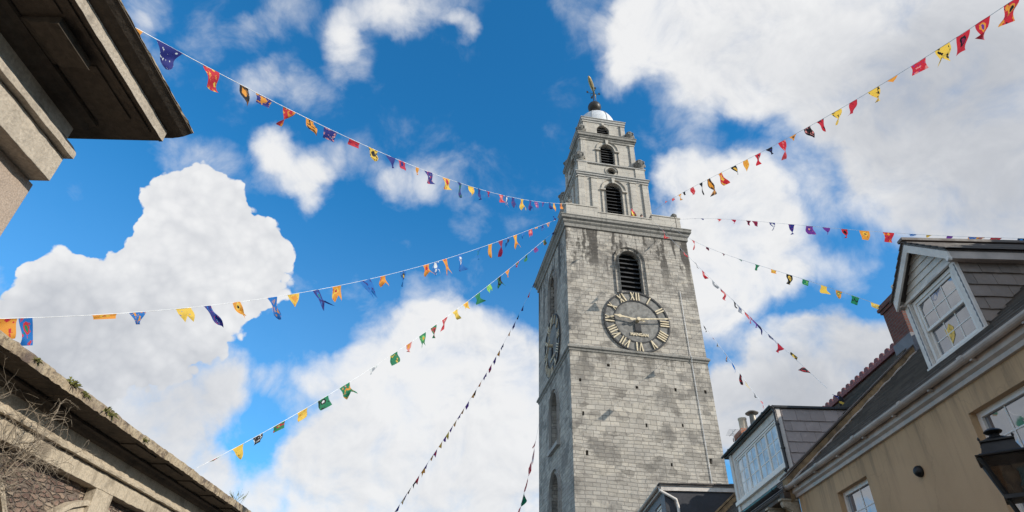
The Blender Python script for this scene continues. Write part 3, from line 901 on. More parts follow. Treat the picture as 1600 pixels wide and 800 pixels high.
    for to3 in sides[:2]:
        m = MB(); band(m, oc(.37) + oc(.37)[:1], oc(.58) + oc(.58)[:1], to3, -.07, .02); m.build('oculus_surround', 'ashlar', T)
        m = MB(); m.raw([to3(u, z, .36) for u, z in rect_pts(4.2, 5.2, 37.7, 38.7)], [(0, 1, 2, 3)])
        for k in range(-2, 3): m.beam(to3(4.3, 38.2 + k * .15, .2), to3(5.1, 38.2 + k * .15, .2), .02, .03)
        m.build('oculus', 'black', T)
        for u0, u1 in ((lo - .02, lo + .82), (hi - .82, hi + .02)):
            m = MB(); m.hexa([to3(u, z, -.09) for u, z in rect_pts(u0, u1, 37.56, 38.84)], [to3(u, z, .02) for u, z in rect_pts(u0, u1, 37.56, 38.84)])
            m.build('pier', 'ashlar', T, bevel=.01)
    m = MB(); m.ring(TC, TC, 2.94, [(0, 38.78), (.13, 38.8), (.13, 38.9), (.0, 38.95), (-.7, 38.95)]); m.build('attic_coping', 'trim', T)
    lo, hi, s = tier(2.46, 38.9, 42.2, 4.65, 1.27, 39.35, 41.22, .36, .30)
    pilasters(s, ((lo - .02, lo + .40), (hi - .40, hi + .02)), 38.96, 42.16)
    m = MB(); m.ring(TC, TC, 2.46, [(0, 42.1), (.07, 42.12), (.07, 42.32), (.14, 42.38), (.14, 42.5), (.26, 42.56), (.26, 42.8), (.30, 42.82), (.30, 42.9), (.0, 43.0), (-.7, 43.0)])
    m.build('belfry_cornice', 'trimdark', T)
    lo, hi, s = tier(1.97, 42.95, 45.2, 4.62, 1.17, 43.1, 44.27, 0, .26)
    pilasters(s, ((lo - .02, lo + .38), (hi - .38, hi + .02)), 43.0, 45.1)
    for to3 in s[:2]:
        m = MB(); m.hexa([to3(u, z, -.13) for u, z in ((4.53, 44.8), (4.48, 45.12), (4.76, 45.12), (4.71, 44.8))], [to3(u, z, .02) for u, z in ((4.53, 44.8), (4.48, 45.12), (4.76, 45.12), (4.71, 44.8))])
        m.build('keystone', 'ashlar', T)
    m = MB(); m.ring(TC, TC, 1.97, [(0, 45.06), (.06, 45.08), (.06, 45.24), (.14, 45.3), (.14, 45.5), (.2, 45.53), (.2, 45.6), (0, 45.68), (-1.97, 45.68)])
    m.build('belfry_cornice', 'trim', T)
    # lead dome, ball, vane with the golden fish
    m = MB()
    prof = [(1.88, 45.66), (1.9, 45.9)] + [(1.88 * math.cos(R(a)) ** .62, 46.0 + 2.12 * math.sin(R(a))) for a in range(0, 86, 6)] + [(.24, 48.12), (.2, 48.98)]
    m.lathe(prof, (TC, TC, 0), 32)
    dome = m.build('dome', 'lead', T, smooth=True)
    m = MB()
    for k in range(8):
        a = 2 * math.pi * (k + .35) / 8
        m.tube([(TC + (r + .01) * math.cos(a), TC + (r + .01) * math.sin(a), z) for r, z in prof[1:-2]], .035, 5)
    m.build('lead_roll', 'leadseam', dome)
    m = MB(); m.lathe([(.2, 48.9), (.2, 49.05)] + [(.66 * math.sin(R(a)), 49.62 - .66 * math.cos(R(a))) for a in range(20, 176, 12)], (TC, TC, 0), 24)
    m.build('ball', 'bronze', T, smooth=True)
    vane = MB()
    vane.tube([(TC, TC, 50.3), (TC, TC, 52.95)], [.06, .03], 8)
    for dx, dy in ((1, 0), (0, 1)):
        vane.tube([(TC - dx * .62, TC - dy * .62, 51.75), (TC + dx * .62, TC + dy * .62, 51.75)], .025, 6)
    for dx, dy in ((1, 0), (-1, 0), (0, 1), (0, -1)):
        x, y = TC + dx * .62, TC + dy * .62
        vane.box(x - .09, x + .09, y - .02, y + .02, 51.72, 51.98)
        vane.tube([(TC + dx * .12, TC + dy * .12, 51.2), (TC + dx * .32, TC + dy * .32, 51.45), (TC + dx * .2, TC + dy * .2, 51.72)], .02, 5)
    v = vane.build('weather_vane', 'iron', T)
    # the fish: a tapered body pointing almost at the viewer, forked tail behind
    m = MB()
    L = 3.0; n = 10; secs = []
    for i in range(13):
        t = i / 12
        w = .24 * math.sin(math.pi * min(1, t * 1.02 + .04)) ** .7 * (1 - .35 * t) + .02
        h = .34 * math.sin(math.pi * min(1, t * 1.02 + .04)) ** .7 * (1 - .35 * t) + .03
        secs.append([(w * math.cos(2 * math.pi * k / n), -L / 2 + L * .82 * t, h * math.sin(2 * math.pi * k / n)) for k in range(n)])
    vv = [p for s_ in secs for p in s_]
    m.raw(vv, [(i * n + k, i * n + (k + 1) % n, (i + 1) * n + (k + 1) % n, (i + 1) * n + k) for i in range(12) for k in range(n)] + [tuple(range(n)), tuple(12 * n + k for k in range(n))])
    m.prism([(-.02, L * .3, .04), (-.02, L / 2, .5), (-.02, L * .44, 0), (-.02, L / 2, -.5), (-.02, L * .3, -.04)], (.04, 0, 0))
    m.prism([(-.015, -.5, .36), (-.015, .0, .62), (-.015, .5, .22)], (.03, 0, 0))
    m.prism([(-.015, -.1, -.34), (-.015, .3, -.55), (-.015, .5, -.2)], (.03, 0, 0))
    fish = m.build('fish', 'fishgold', v, smooth=False, loc=(4.74, 4.95, 53.0))
    fish.rotation_euler = (0, 0, R(-30.8))
    # carved urns on the corners
    def urn(name, x, y, z, h):
        k = h / .95
        m = MB()
        m.lathe([(.30 * k, 0), (.30 * k, .08 * k), (.16 * k, .14 * k), (.14 * k, .22 * k), (.30 * k, .36 * k), (.36 * k, .52 * k), (.30 * k, .62 * k), (.20 * k, .70 * k), (.26 * k, .76 * k), (.24 * k, .86 * k), (.10 * k, .95 * k)], (x, y, z), 14)
        for q in range(6):
            a = 2 * math.pi * q / 6
            m.tube([(x + .36 * k * math.cos(a), y + .36 * k * math.sin(a), z + .42 * k), (x + .40 * k * math.cos(a), y + .40 * k * math.sin(a), z + .55 * k), (x + .27 * k * math.cos(a), y + .27 * k * math.sin(a), z + .72 * k)], .05 * k, 5)
        m.build(name, 'trimdark', T, smooth=True)
    for sx_, sy_ in ((-1, -1), (1, -1), (-1, 1), (1, 1)):
        urn('urn', TC + sx_ * 2.72, TC + sy_ * 2.72, 38.93, 1.25)
        urn('urn', TC + sx_ * 2.3, TC + sy_ * 2.3, 42.98, 1.1)
        urn('urn', c0 + sx_ * 4.3, c0 + sy_ * 4.3, 32.55, .62)
    # the clocks
    clock(T, (4.8, -.0, 22.58), 0, 277, 83)
    clock(T, (-.0, 4.5, 22.45), R(-90), 219, 47)
    m = MB()
    m.tube([(8.3, -.06, 25.5), (8.32, -.05, 20.5), (8.32, -.2, 20.2), (8.35, -.05, 19.8), (8.45, -.05, 6)], .022, 5)
    m.build('lightning_conductor', 'steel', T)
    return T
build_tower()

# ------------------------------------------------------------------ visitors on the tower terrace
def build_person(loc, rz, coat, arm_up, label):
    bm = bmesh.new()
    J = {'pelvis': (0, 0, .93), 'waist': (0, 0, 1.12), 'chest': (0, .01, 1.34), 'neck': (0, 0, 1.49), 'head': (0, .02, 1.60), 'crown': (0, .0, 1.70)}
    E_ = [('pelvis', 'waist'), ('waist', 'chest'), ('chest', 'neck'), ('neck', 'head'), ('head', 'crown')]
    rad = {'pelvis': .15, 'waist': .13, 'chest': .16, 'neck': .06, 'head': .095, 'crown': .08}
    for s, nm in ((-1, 'l'), (1, 'r')):
        J['sho' + nm] = (s * .18, 0, 1.42); rad['sho' + nm] = .07
        up = arm_up and s > 0
        J['elb' + nm] = (s * .27, -.05, 1.17) if not up else (s * .30, -.16, 1.30); rad['elb' + nm] = .048
        J['wri' + nm] = (s * .20, -.27, 1.12) if not up else (s * .26, -.30, 1.52); rad['wri' + nm] = .035
        J['hip' + nm] = (s * .1, 0, .88); rad['hip' + nm] = .095
        J['kne' + nm] = (s * .11, -.02, .48); rad['kne' + nm] = .065
        J['ank' + nm] = (s * .11, .02, .09); rad['ank' + nm] = .045
        J['toe' + nm] = (s * .13, -.15, .04); rad['toe' + nm] = .04
        E_ += [('chest', 'sho' + nm), ('sho' + nm, 'elb' + nm), ('elb' + nm, 'wri' + nm), ('pelvis', 'hip' + nm), ('hip' + nm, 'kne' + nm), ('kne' + nm, 'ank' + nm), ('ank' + nm, 'toe' + nm)]
    keys = list(J); vs_ = [bm.verts.new(J[k]) for k in keys]
    for a, c in E_: bm.edges.new((vs_[keys.index(a)], vs_[keys.index(c)]))
    me = bpy.data.meshes.new('body_skeleton'); bm.to_mesh(me); bm.free()
    ob = bpy.data.objects.new('body_source', me); COL.objects.link(ob)
    ob.modifiers.new('s', 'SKIN'); sd = ob.modifiers.new('u', 'SUBSURF'); sd.levels = 2; sd.render_levels = 2
    if not me.skin_vertices: me.skin_vertices.new(name='skin')
    for i, k in enumerate(keys):
        me.skin_vertices[0].data[i].radius = (rad[k], rad[k] * (.8 if k in ('chest', 'waist', 'pelvis') else 1))
    me.skin_vertices[0].data[0].use_root = True
    dg = bpy.context.evaluated_depsgraph_get(); dg.update()
    mesh = bpy.data.meshes.new_from_object(ob.evaluated_get(dg))
    bpy.data.objects.remove(ob)
    for k in (coat, 'trousers', 'skin'): mesh.materials.append(MT[k])
    for p in mesh.polygons:
        p.use_smooth = True
        z = p.center.z; out = abs(p.center.x)
        hand = p.center.y < -.22 and z > 1.0
        p.material_index = 2 if (z > 1.485 and out < .16 and not hand) or hand else (1 if z < .95 else 0)
    r = thing('person', label, 'person', loc, rz)
    b = bpy.data.objects.new('body', mesh); COL.objects.link(b); b.parent = r
    m = MB(); m.lathe([(.085, 1.60), (.11, 1.64), (.108, 1.70), (.085, 1.755), (.03, 1.785)], (0, .025, 0), 14); m.build('hair', 'hair', r, smooth=True)
    return r
for u, v, rz, coat, up, lab in ((5.72, .85, -.3, 'redcoat', True, 'visitor in red jacket with one arm raised at the tower parapet beside the flag'),
                                (6.05, .95, .2, 'redcoat', False, 'visitor in red jacket with arms down at the tower parapet, right of the flag'),
                                (6.55, .9, .1, 'bluecoat', False, 'visitor in dark blue jacket standing at the tower parapet')):
    build_person(tower_pt(u, v, 31.3), TROT + rz, coat, up, lab)
fl = thing('hand_flag', 'small red and yellow flag on a pole leaning at the tower parapet', 'flag', tower_pt(5.3, .62, 31.3), TROT)
m = MB(); m.tube([(0, 0, 0), (.28, -.05, 2.0)], .015, 6); m.build('pole', 'steel', fl)
m = MB()
for i in range(6):
    for c_, (q0, q1) in enumerate(((0, .5), (.5, 1))):
        t0, t1 = i / 6, (i + 1) / 6
        P = lambda t, q: Vector((.28 - .05 * (1 - q) + t * .28, -.05 - .04 * math.sin(t * 7), 2.0 - (1 - q) * .5 - t * .38))
        m.cur = c_; m.face([P(t0, q0), P(t1, q0), P(t1, q1), P(t0, q1)])
m.build('cloth', [simple('yellow flag cloth', (.7, .5, .08), .8), simple('red flag cloth', (.5, .03, .05), .8)], fl)

# ------------------------------------------------------------------ right side of the street
WX = 6.2                       # facade plane
EZ, PT = 5.45, .84             # eave height, roof slope
RX = 10.45                     # ridge
def roof_z(x, pt=PT): return EZ + pt * (x - (WX - .1))
def roof_courses(m, y0, y1, x0, x1, step, th, jitter=.0, width=.3, PT=PT):
    """slates laid in overlapping courses, each course a row of separate slates"""
    L = math.hypot(1, PT); s = Vector((1 / L, 0, PT / L)); nrm = Vector((-PT / L, 0, 1 / L))
    n = int((x1 - x0) * L / step) + 1
    rr = random.Random(11)
    for k in range(n):
        b0 = Vector((x0, 0, roof_z(x0, PT))) + s * (k * step)
        b1 = b0 + s * (step * 1.12)
        if b1.x > x1: b1 = b0 + s * max(.02, (x1 - b0.x) * L)
        y = y0 - (width / 2 if k % 2 else 0)
        while y < y1:
            ya, yb = max(y, y0) + .0015, min(y + width, y1) - .0015
            if yb - ya > .02:
                t = th + rr.uniform(-.002, .002)
                q = lambda b, yy, o: b + nrm * o + Vector((0, yy, 0))
                d = rr.uniform(-.003, .003)
                bb = b0 + s * d
                m.hexa([q(bb, ya, .0), q(bb, yb, .0), q(bb, yb, t), q(bb, ya, t)], [q(b1, ya, -.004), q(b1, yb, -.004), q(b1, yb, .006), q(b1, ya, .006)])
            y += width

def slate_hung(m, y, sgn, outline, w=.27, h=.2, th=.014):
    """slates hung on a cheek in the plane y, facing sgn*y; outline = function x,z -> inside"""
    x0, x1, z0, z1 = outline[0]
    inside = outline[1]
    rr = random.Random(5)
    k = 0; z = z1
    while z > z0:
        x = x0 - (w / 2 if k % 2 else 0)
        while x < x1:
            xa, xb = max(x, x0), min(x + w, x1)
            za, zb = z - h * 1.06, z + .02
            if xb - xa > .03 and inside((xa + xb) / 2, z - h * .3):
                j = rr.uniform(-.006, .006)
                f = lambda xx, zz, d: (xx, y + sgn * d, zz)
                t = th + rr.uniform(0, .008)
                m.hexa([f(xa + .003, za + j, 0), f(xb - .003, za - j, 0), f(xb - .003, zb, 0), f(xa + .003, zb, 0)],
                       [f(xa + .003, za + j, t + .012), f(xb - .003, za - j, t + .012), f(xb - .003, zb, .004), f(xa + .003, zb, .004)])
            x += w
        z -= h; k += 1

def window_unit(parent, off, y0, y1, z0, z1, x, cols, rows, sash=None, fw=.06, glass='glass', name='window', bars=.02, hide=None):
    """window facing -x in the plane x: frame, glazing bars, one pane sheet; sub-parts of the frame"""
    m = MB()
    def fr(ya, yb, za, zb, d0, d1): m.box(x + d0, x + d1, ya, yb, za, zb)
    fr(y0, y1, z0, z0 + fw, -.02, .07); fr(y0, y1, z1 - fw, z1, -.018, .07)
    fr(y0, y0 + fw, z0 + fw, z1 - fw, -.02, .07); fr(y1 - fw, y1, z0 + fw, z1 - fw, -.02, .07)
    leaves = sash or [(y0 + fw, y1 - fw, z0 + fw, z1 - fw, 0)]
    panes = []
    for (ya, yb, za, zb, d) in leaves:
        s = .045
        if sash:
            fr(ya, yb, za, za + s, d, d + .05); fr(ya, yb, zb - s, zb, d + .001, d + .05); fr(ya, ya + s, za + s, zb - s, d, d + .05); fr(yb - s, yb, za + s, zb - s, d, d + .05)
            ya, yb, za, zb = ya + s, yb - s, za + s, zb - s
        for k in range(1, cols):
            q = ya + (yb - ya) * k / cols; fr(q - bars / 2, q + bars / 2, za, zb, d + .012, d + .035)
        for k in range(1, rows):
            q = za + (zb - za) * k / rows; fr(ya, yb, q - bars / 2, q + bars / 2, d + .014, d + .033)
        panes.append((ya, yb, za, zb, d))
    f = m.build(name, 'windowwhite', parent, off, bevel=.004)
    for (ya, yb, za, zb, d) in panes:
        m = MB(); m.box(x + d + .022, x + d + .027, ya, yb, za, zb)
        m.build('pane', glass, f, (0, 0, 0) if False else off)
    return f

def half_gutter(m, x, z, y0, y1, r, joints=()):
    n = 8
    pr = [(x - r * math.cos(math.pi * k / n), z - r * math.sin(math.pi * k / n)) for k in range(n + 1)]
    pr2 = [(x - (r - .008) * math.cos(math.pi * k / n), z - (r - .008) * math.sin(math.pi * k / n)) for k in range(n + 1)]
    m.extrude_profile(pr + pr2[::-1], y0, y1)
    for y in joints:
        p3 = [(x - (r + .008) * math.cos(math.pi * k / n), z + .004 - (r + .008) * math.sin(math.pi * k / n)) for k in range(n + 1)]
        m.extrude_profile(p3 + [(x + r, z + .012), (x - r - .008, z + .012)], y - .045, y + .045)

def coping(name, label, y0, y1, xa, xb, up, matn, off):
    pass

def build_ochre_house():
    Y0, Y1 = -3.0, 13.65
    B = Vector((WX, 5.0, 0))
    H = thing('terraced_house', 'ochre rendered house with white gutter and gabled dormer, behind the street lamp', 'house', street(*B), STREET)
    to3 = lambda y, z, d: (WX + d, y, z)
    holes = [rect_pts(10.86, 12.0, 3.45, 4.85), rect_pts(6.62, 7.97, 3.45, 4.85), rect_pts(2.2, 3.5, 3.45, 4.85), rect_pts(10.86, 12.0, .9, 2.4), rect_pts(6.7, 7.9, .9, 2.4)]
    m = MB(); wall(m, rect_pts(Y0, Y1, 0, 5.36), holes, to3, .17)
    m.face([(WX, Y1, 0), (14.8, Y1, 0), (14.8, Y1, 5.3), (WX, Y1, 5.3)]); m.face([(WX, Y0, 0), (14.8, Y0, 0), (14.8, Y0, 5.3), (RX, Y0, 9.0), (WX, Y0, 5.3)])
    m.face([(14.8, Y0, 0), (14.8, Y1, 0), (14.8, Y1, 5.4), (14.8, Y0, 5.4)])
    m.build('wall', 'ochre', H, B)
    for i, h in enumerate(holes):
        ya, yb, za, zb = h[0][0], h[2][0], h[0][1], h[1][1]
        f = window_unit(H, B, ya, yb, za, zb, WX + .12, 3 if yb - ya > 1.2 else 2, 4, fw=.075, bars=.022)
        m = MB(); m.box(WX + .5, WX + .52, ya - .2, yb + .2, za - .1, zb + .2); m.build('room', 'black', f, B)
        if i == 0:
            m = MB(); m.box(WX + .2, WX + .21, ya + .1, yb - .34, za, zb - .05); m.build('blind', 'curtain', f, B)
        m = MB(); m.box(WX - .05, WX + .16, ya - .05, yb + .05, za - .08, za - .003); m.build('sill', 'whitepaint', f, B, bevel=.006)
    # fascia moulding and gutter
    m = MB()
    m.extrude_profile([(WX - .002, 5.17), (WX - .05, 5.175), (WX - .06, 5.23), (WX - .11, 5.26), (WX - .11, 5.37), (WX - .002, 5.37)], Y0, Y1 + .03)
    m.build('fascia', 'pvc', H, B)
    m = MB(); half_gutter(m, WX - .185, 5.40, Y0, Y1 + .12, .068, [Y1 - .05 - k * 1.55 for k in range(10)])
    for k in range(16):
        y = Y1 - .35 - k * 1.0; m.box(WX - .19, WX - .11, y - .02, y + .02, 5.31, 5.335)
    m.build('gutter', 'pvc', H, B)
    # roof
    m = MB(); roof_courses(m, Y0, Y1 - .1, WX - .2, RX, .235, .036, width=.42)
    r = m.build('roof', 'slateroof', H, B)
    m = MB(); m.face([(RX, Y0, roof_z(RX)), (RX, Y1, roof_z(RX)), (15.0, Y1, 5.4), (15.0, Y0, 5.4)])
    m.face([(WX - .1, Y0, EZ - .02), (WX - .1, Y1, EZ - .02), (RX, Y1, roof_z(RX) - .02), (RX, Y0, roof_z(RX) - .02)])
    m.build('roof_back', 'slateroof', r, B)
    ridge_tiles(r, B, Y0, Y1 - .1, roof_z(RX))
    # party wall coping going up the slope at the far end
    m = MB()
    xa, xb = WX - .16, RX + .2
    for (ya, yb, o0, o1) in ((Y1, Y1 + .26, -.3, .20),):
        m.prism([(xa, ya, roof_z(xa) + o0), (xb, ya, roof_z(xb) + o0), (xb, ya, roof_z(xb) + o1), (xa, ya, roof_z(xa) + o1)], (0, yb - ya, 0))
    cp = m.build('party_wall', 'brownrender', H, B)
    m = MB(); m.prism([(xa - .03, Y1 - .03, roof_z(xa) + .203), (xb, Y1 - .03, roof_z(xb) + .203), (xb, Y1 - .03, roof_z(xb) + .245), (xa - .03, Y1 - .03, roof_z(xa) + .245)], (0, .34, 0))
    m.build('coping', 'darkwood', cp, B)
    m = MB()
    pts = [(x, Y1 - .035 - .012 * math.sin(x * 9), roof_z(x) + .045 + .012 * math.sin(x * 13)) for x in [xa + .1 + k * .12 for k in range(int((xb - xa) / .12))]]
    m.tube(pts, [.016 + .006 * math.sin(k * 1.7) for k in range(len(pts))], 5)
    m.build('lead_flashing', 'pvc', cp, B)
    # chimney on the party wall
    C = MB(); C.box(9.98, 11.3, 13.6, 14.35, 8.4, 10.2); C.box(9.94, 11.34, 13.56, 14.39, 10.2, 10.28); C.box(9.9, 11.38, 13.52, 14.43, 10.28, 10.36); C.box(9.95, 11.33, 13.57, 14.38, 10.36, 10.46)
    ch = C.build('chimney', 'redbrick', H, B)
    m = MB(); m.box(9.95, 11.33, 13.57, 14.38, 8.4, 9.25); m.build('lead_apron', 'greywall', ch, B)
    for k in range(3):
        m = MB(); m.lathe([(.13, 0), (.12, .35), (.15, .38), (.15, .45)], (10.4 + k * .3, 13.97, 10.46), 14); m.build('chimney_pot', 'pot', ch, B)
    # gabled dormer
    ya, yb, xf, zb, ze = 7.74, 9.14, 6.82, 6.0, 7.30
    yc, za = (ya + yb) / 2 - .04, 8.03
    m = MB()
    f3 = lambda y, z, d: (xf + d, y, z)
    wall(m, [(ya, zb), (yb, zb), (yb, ze), (ya, ze)][::-1], [rect_pts(7.87, 9.01, 6.08, 7.24)], f3, .1)
    D = m.build('dormer', 'whitepaint', H, B)
    # horizontal boards of the gable, each its own lap
    m = MB()
    for k in range(7):
        z0, z1 = ze - .02 + k * .125, ze - .02 + (k + 1) * .125
        hw = lambda z: max(.02, (za - z) / (za - ze) * (yb - ya) / 2)
        if z0 > za - .08: break
        z1 = min(z1, za - .03)
        a = [(xf - .028, yc - hw(z0), z0), (xf - .028, yc + hw(z0), z0), (xf - .008, yc + hw(z1), z1), (xf - .008, yc - hw(z1), z1)]
        bq = [(xf + .01, p[1], p[2]) for p in a]
        m.hexa(a, bq)
    m.build('gable_boards', 'board', D, B)
    m = MB(); m.box(xf - .05, xf + .02, ya - .02, yb + .02, ze - .06, ze - .015); m.build('head_board', 'whitepaint', D, B)
    zm = 6.66
    window_unit(D, B, 7.88, 9.0, 6.09, 7.23, xf + .03, 3, 2, sash=[(7.94, 8.94, zm - .02, 7.17, .0), (7.94, 8.94, 6.15, zm + .025, .035)], fw=.06)
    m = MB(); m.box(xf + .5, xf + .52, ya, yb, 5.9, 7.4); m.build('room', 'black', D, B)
    m = MB(); m.box(xf - .07, xf + .1, ya - .02, yb + .02, 5.98, 6.07); m.build('sill', 'whitepaint', D, B, bevel=.006)
    for y0, y1 in ((ya - .02, ya + .115), (yb - .115, yb + .02)):         # corner boards with lead tags
        m = MB(); m.box(xf - .035, xf + .02, y0, y1, 5.92, ze - .06)
        c = m.build('corner_board', 'whitepaint', D, B, bevel=.004)
        m = MB(); zz_ = [5.94 + k * .05 for k in range(26)]
        edge = [(y0 + .02, z) for z in zz_] + [(y0 + .032 + (.016 if k % 2 else .0), z) for k, z in reversed(list(enumerate(zz_)))]
        m.prism([(xf - .0385, y, z) for y, z in edge], (.003, 0, 0))
        m.build('lead_strip', 'greywall', c, B)
    # cheeks
    for y, sg in ((ya, -1), (yb, 1)):
        m = MB()
        xr = lambda z: WX - .1 + (z - EZ) / PT
        m.prism([(xf, y, 5.9), (xr(5.9) + .2, y, 5.9), (xr(ze), y, ze), (xf, y, ze)], (0, -sg * .05, 0))
        slate_hung(m, y, sg, ((xf + .02, xr(ze) + .1, 5.8, ze - .05), lambda x, z: x < xr(z) + .12), .30, .215)
        m.build('cheek', 'slatebrown', D, B)
    # roof of the dormer: two slopes, barge boards, eaves boards
    xo = xf - .17; xback = WX - .1 + (za - EZ) / PT + .1
    hw = .79
    zlow = 7.33
    m = MB()
    for sg in (-1, 1):
        a = [(xo, yc, za), (xback, yc, za), (xback, yc + sg * hw, zlow), (xo, yc + sg * hw, zlow)]
        m.hexa(a, [(p[0], p[1], p[2] + .045) for p in a])
        for k in range(7):                                # slate courses
            t0, t1 = k / 7, (k + 1.1) / 7
            p = lambda t, o: (yc + sg * hw * 1.04 * t, za + (zlow - za) * 1.04 * t + o)
            (y0, z0), (y1, z1) = p(t0, .05), p(min(1.04, t1), .075)
            m.hexa([(xo - .03, y0, z0), (xback, y0, z0), (xback, y1, z1), (xo - .03, y1, z1)], [(xo - .03, y0, z0 + .012), (xback, y0, z0 + .012), (xback, y1, z1 + .014), (xo - .03, y1, z1 + .014)])
    m.beam((xo - .04, yc, za + .09), (xback, yc, za + .09), .14, .05)
    m.build('dormer_roof', 'slateroof', D, B)
    for sg in (-1, 1):
        m = MB()
        top, low = Vector((xo, yc, za + .03)), Vector((xo, yc + sg * hw, zlow + .03))
        dz = Vector((0, 0, -.19))
        m.hexa([top, low, low + dz, top + dz], [p + Vector((.035, 0, 0)) for p in (top, low, low + dz, top + dz)])
        m.build('barge_board', 'whitepaint', D, B)
        m = MB(); y = yc + sg * hw
        m.box(xo + .037, xback - .9, min(y, y - sg * .03), max(y, y - sg * .03), zlow - .13, zlow + .03)
        m.box(xo + .038, xback - .9, min(y - sg * .031, yc + sg * (hw - .12)), max(y - sg * .031, yc + sg * (hw - .12)), zlow - .12, zlow - .1)
        m.build('eaves_board', 'pvc', D, B)
    m = MB(); m.tube([(xo + .04, yc - hw + .03, zlow - .12), (xo - .02, yc - hw + .03, zlow - .12)], .035, 10); m.build('finial', 'windowwhite', D, B)
    # yellow shape on the lower sash imitating a flag mirrored in the glass
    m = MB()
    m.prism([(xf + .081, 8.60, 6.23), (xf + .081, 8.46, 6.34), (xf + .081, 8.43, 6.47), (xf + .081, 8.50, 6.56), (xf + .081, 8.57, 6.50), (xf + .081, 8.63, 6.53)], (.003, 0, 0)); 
    m.build('flag_reflection', simple('yellow flag reflection', (.65, .42, .10), .8, var=.5, scale=25), D, B)
    # small wall sensor
    return H

def ridge_tiles(parent, B, y0, y1, z):
    m = MB()
    y = y0
    while y < y1:
        L = min(.30, y1 - y)
        n = 6
        pr = [(RX - .16 * math.cos(math.pi * k / n), z - .06 + .20 * math.sin(math.pi * k / n)) for k in range(n + 1)]
        m.extrude_profile(pr, y + .004, y + L - .004)
        m.prism([(RX - .03, y + .04, z + .1), (RX - .03, y + .03, z + .20), (RX - .03, y + .09, z + .27), (RX - .03, y + .2, z + .27), (RX - .03, y + .26, z + .20), (RX - .03, y + .25, z + .1)], (.06, 0, 0))
        y += .30
    m.build('ridge_tiles', 'ridgetile', parent, B)

PN = .91                       # the house next door has a slightly steeper roof

def scroll_bracket(y, x, z):
    m = MB()
    pr = [(x, z), (x - .34, z), (x - .36, z - .05), (x - .33, z - .12), (x - .24, z - .15), (x - .17, z - .20), (x - .13, z - .30), (x - .12, z - .38), (x - .06, z - .44), (x, z - .45)]
    m.extrude_profile([(px, pz) for px, pz in pr], y - .06, y + .06)
    m.extrude_profile([(x, z + .045), (x - .38, z + .045), (x - .38, z + .003), (x, z + .003)], y - .085, y + .085)
    return m

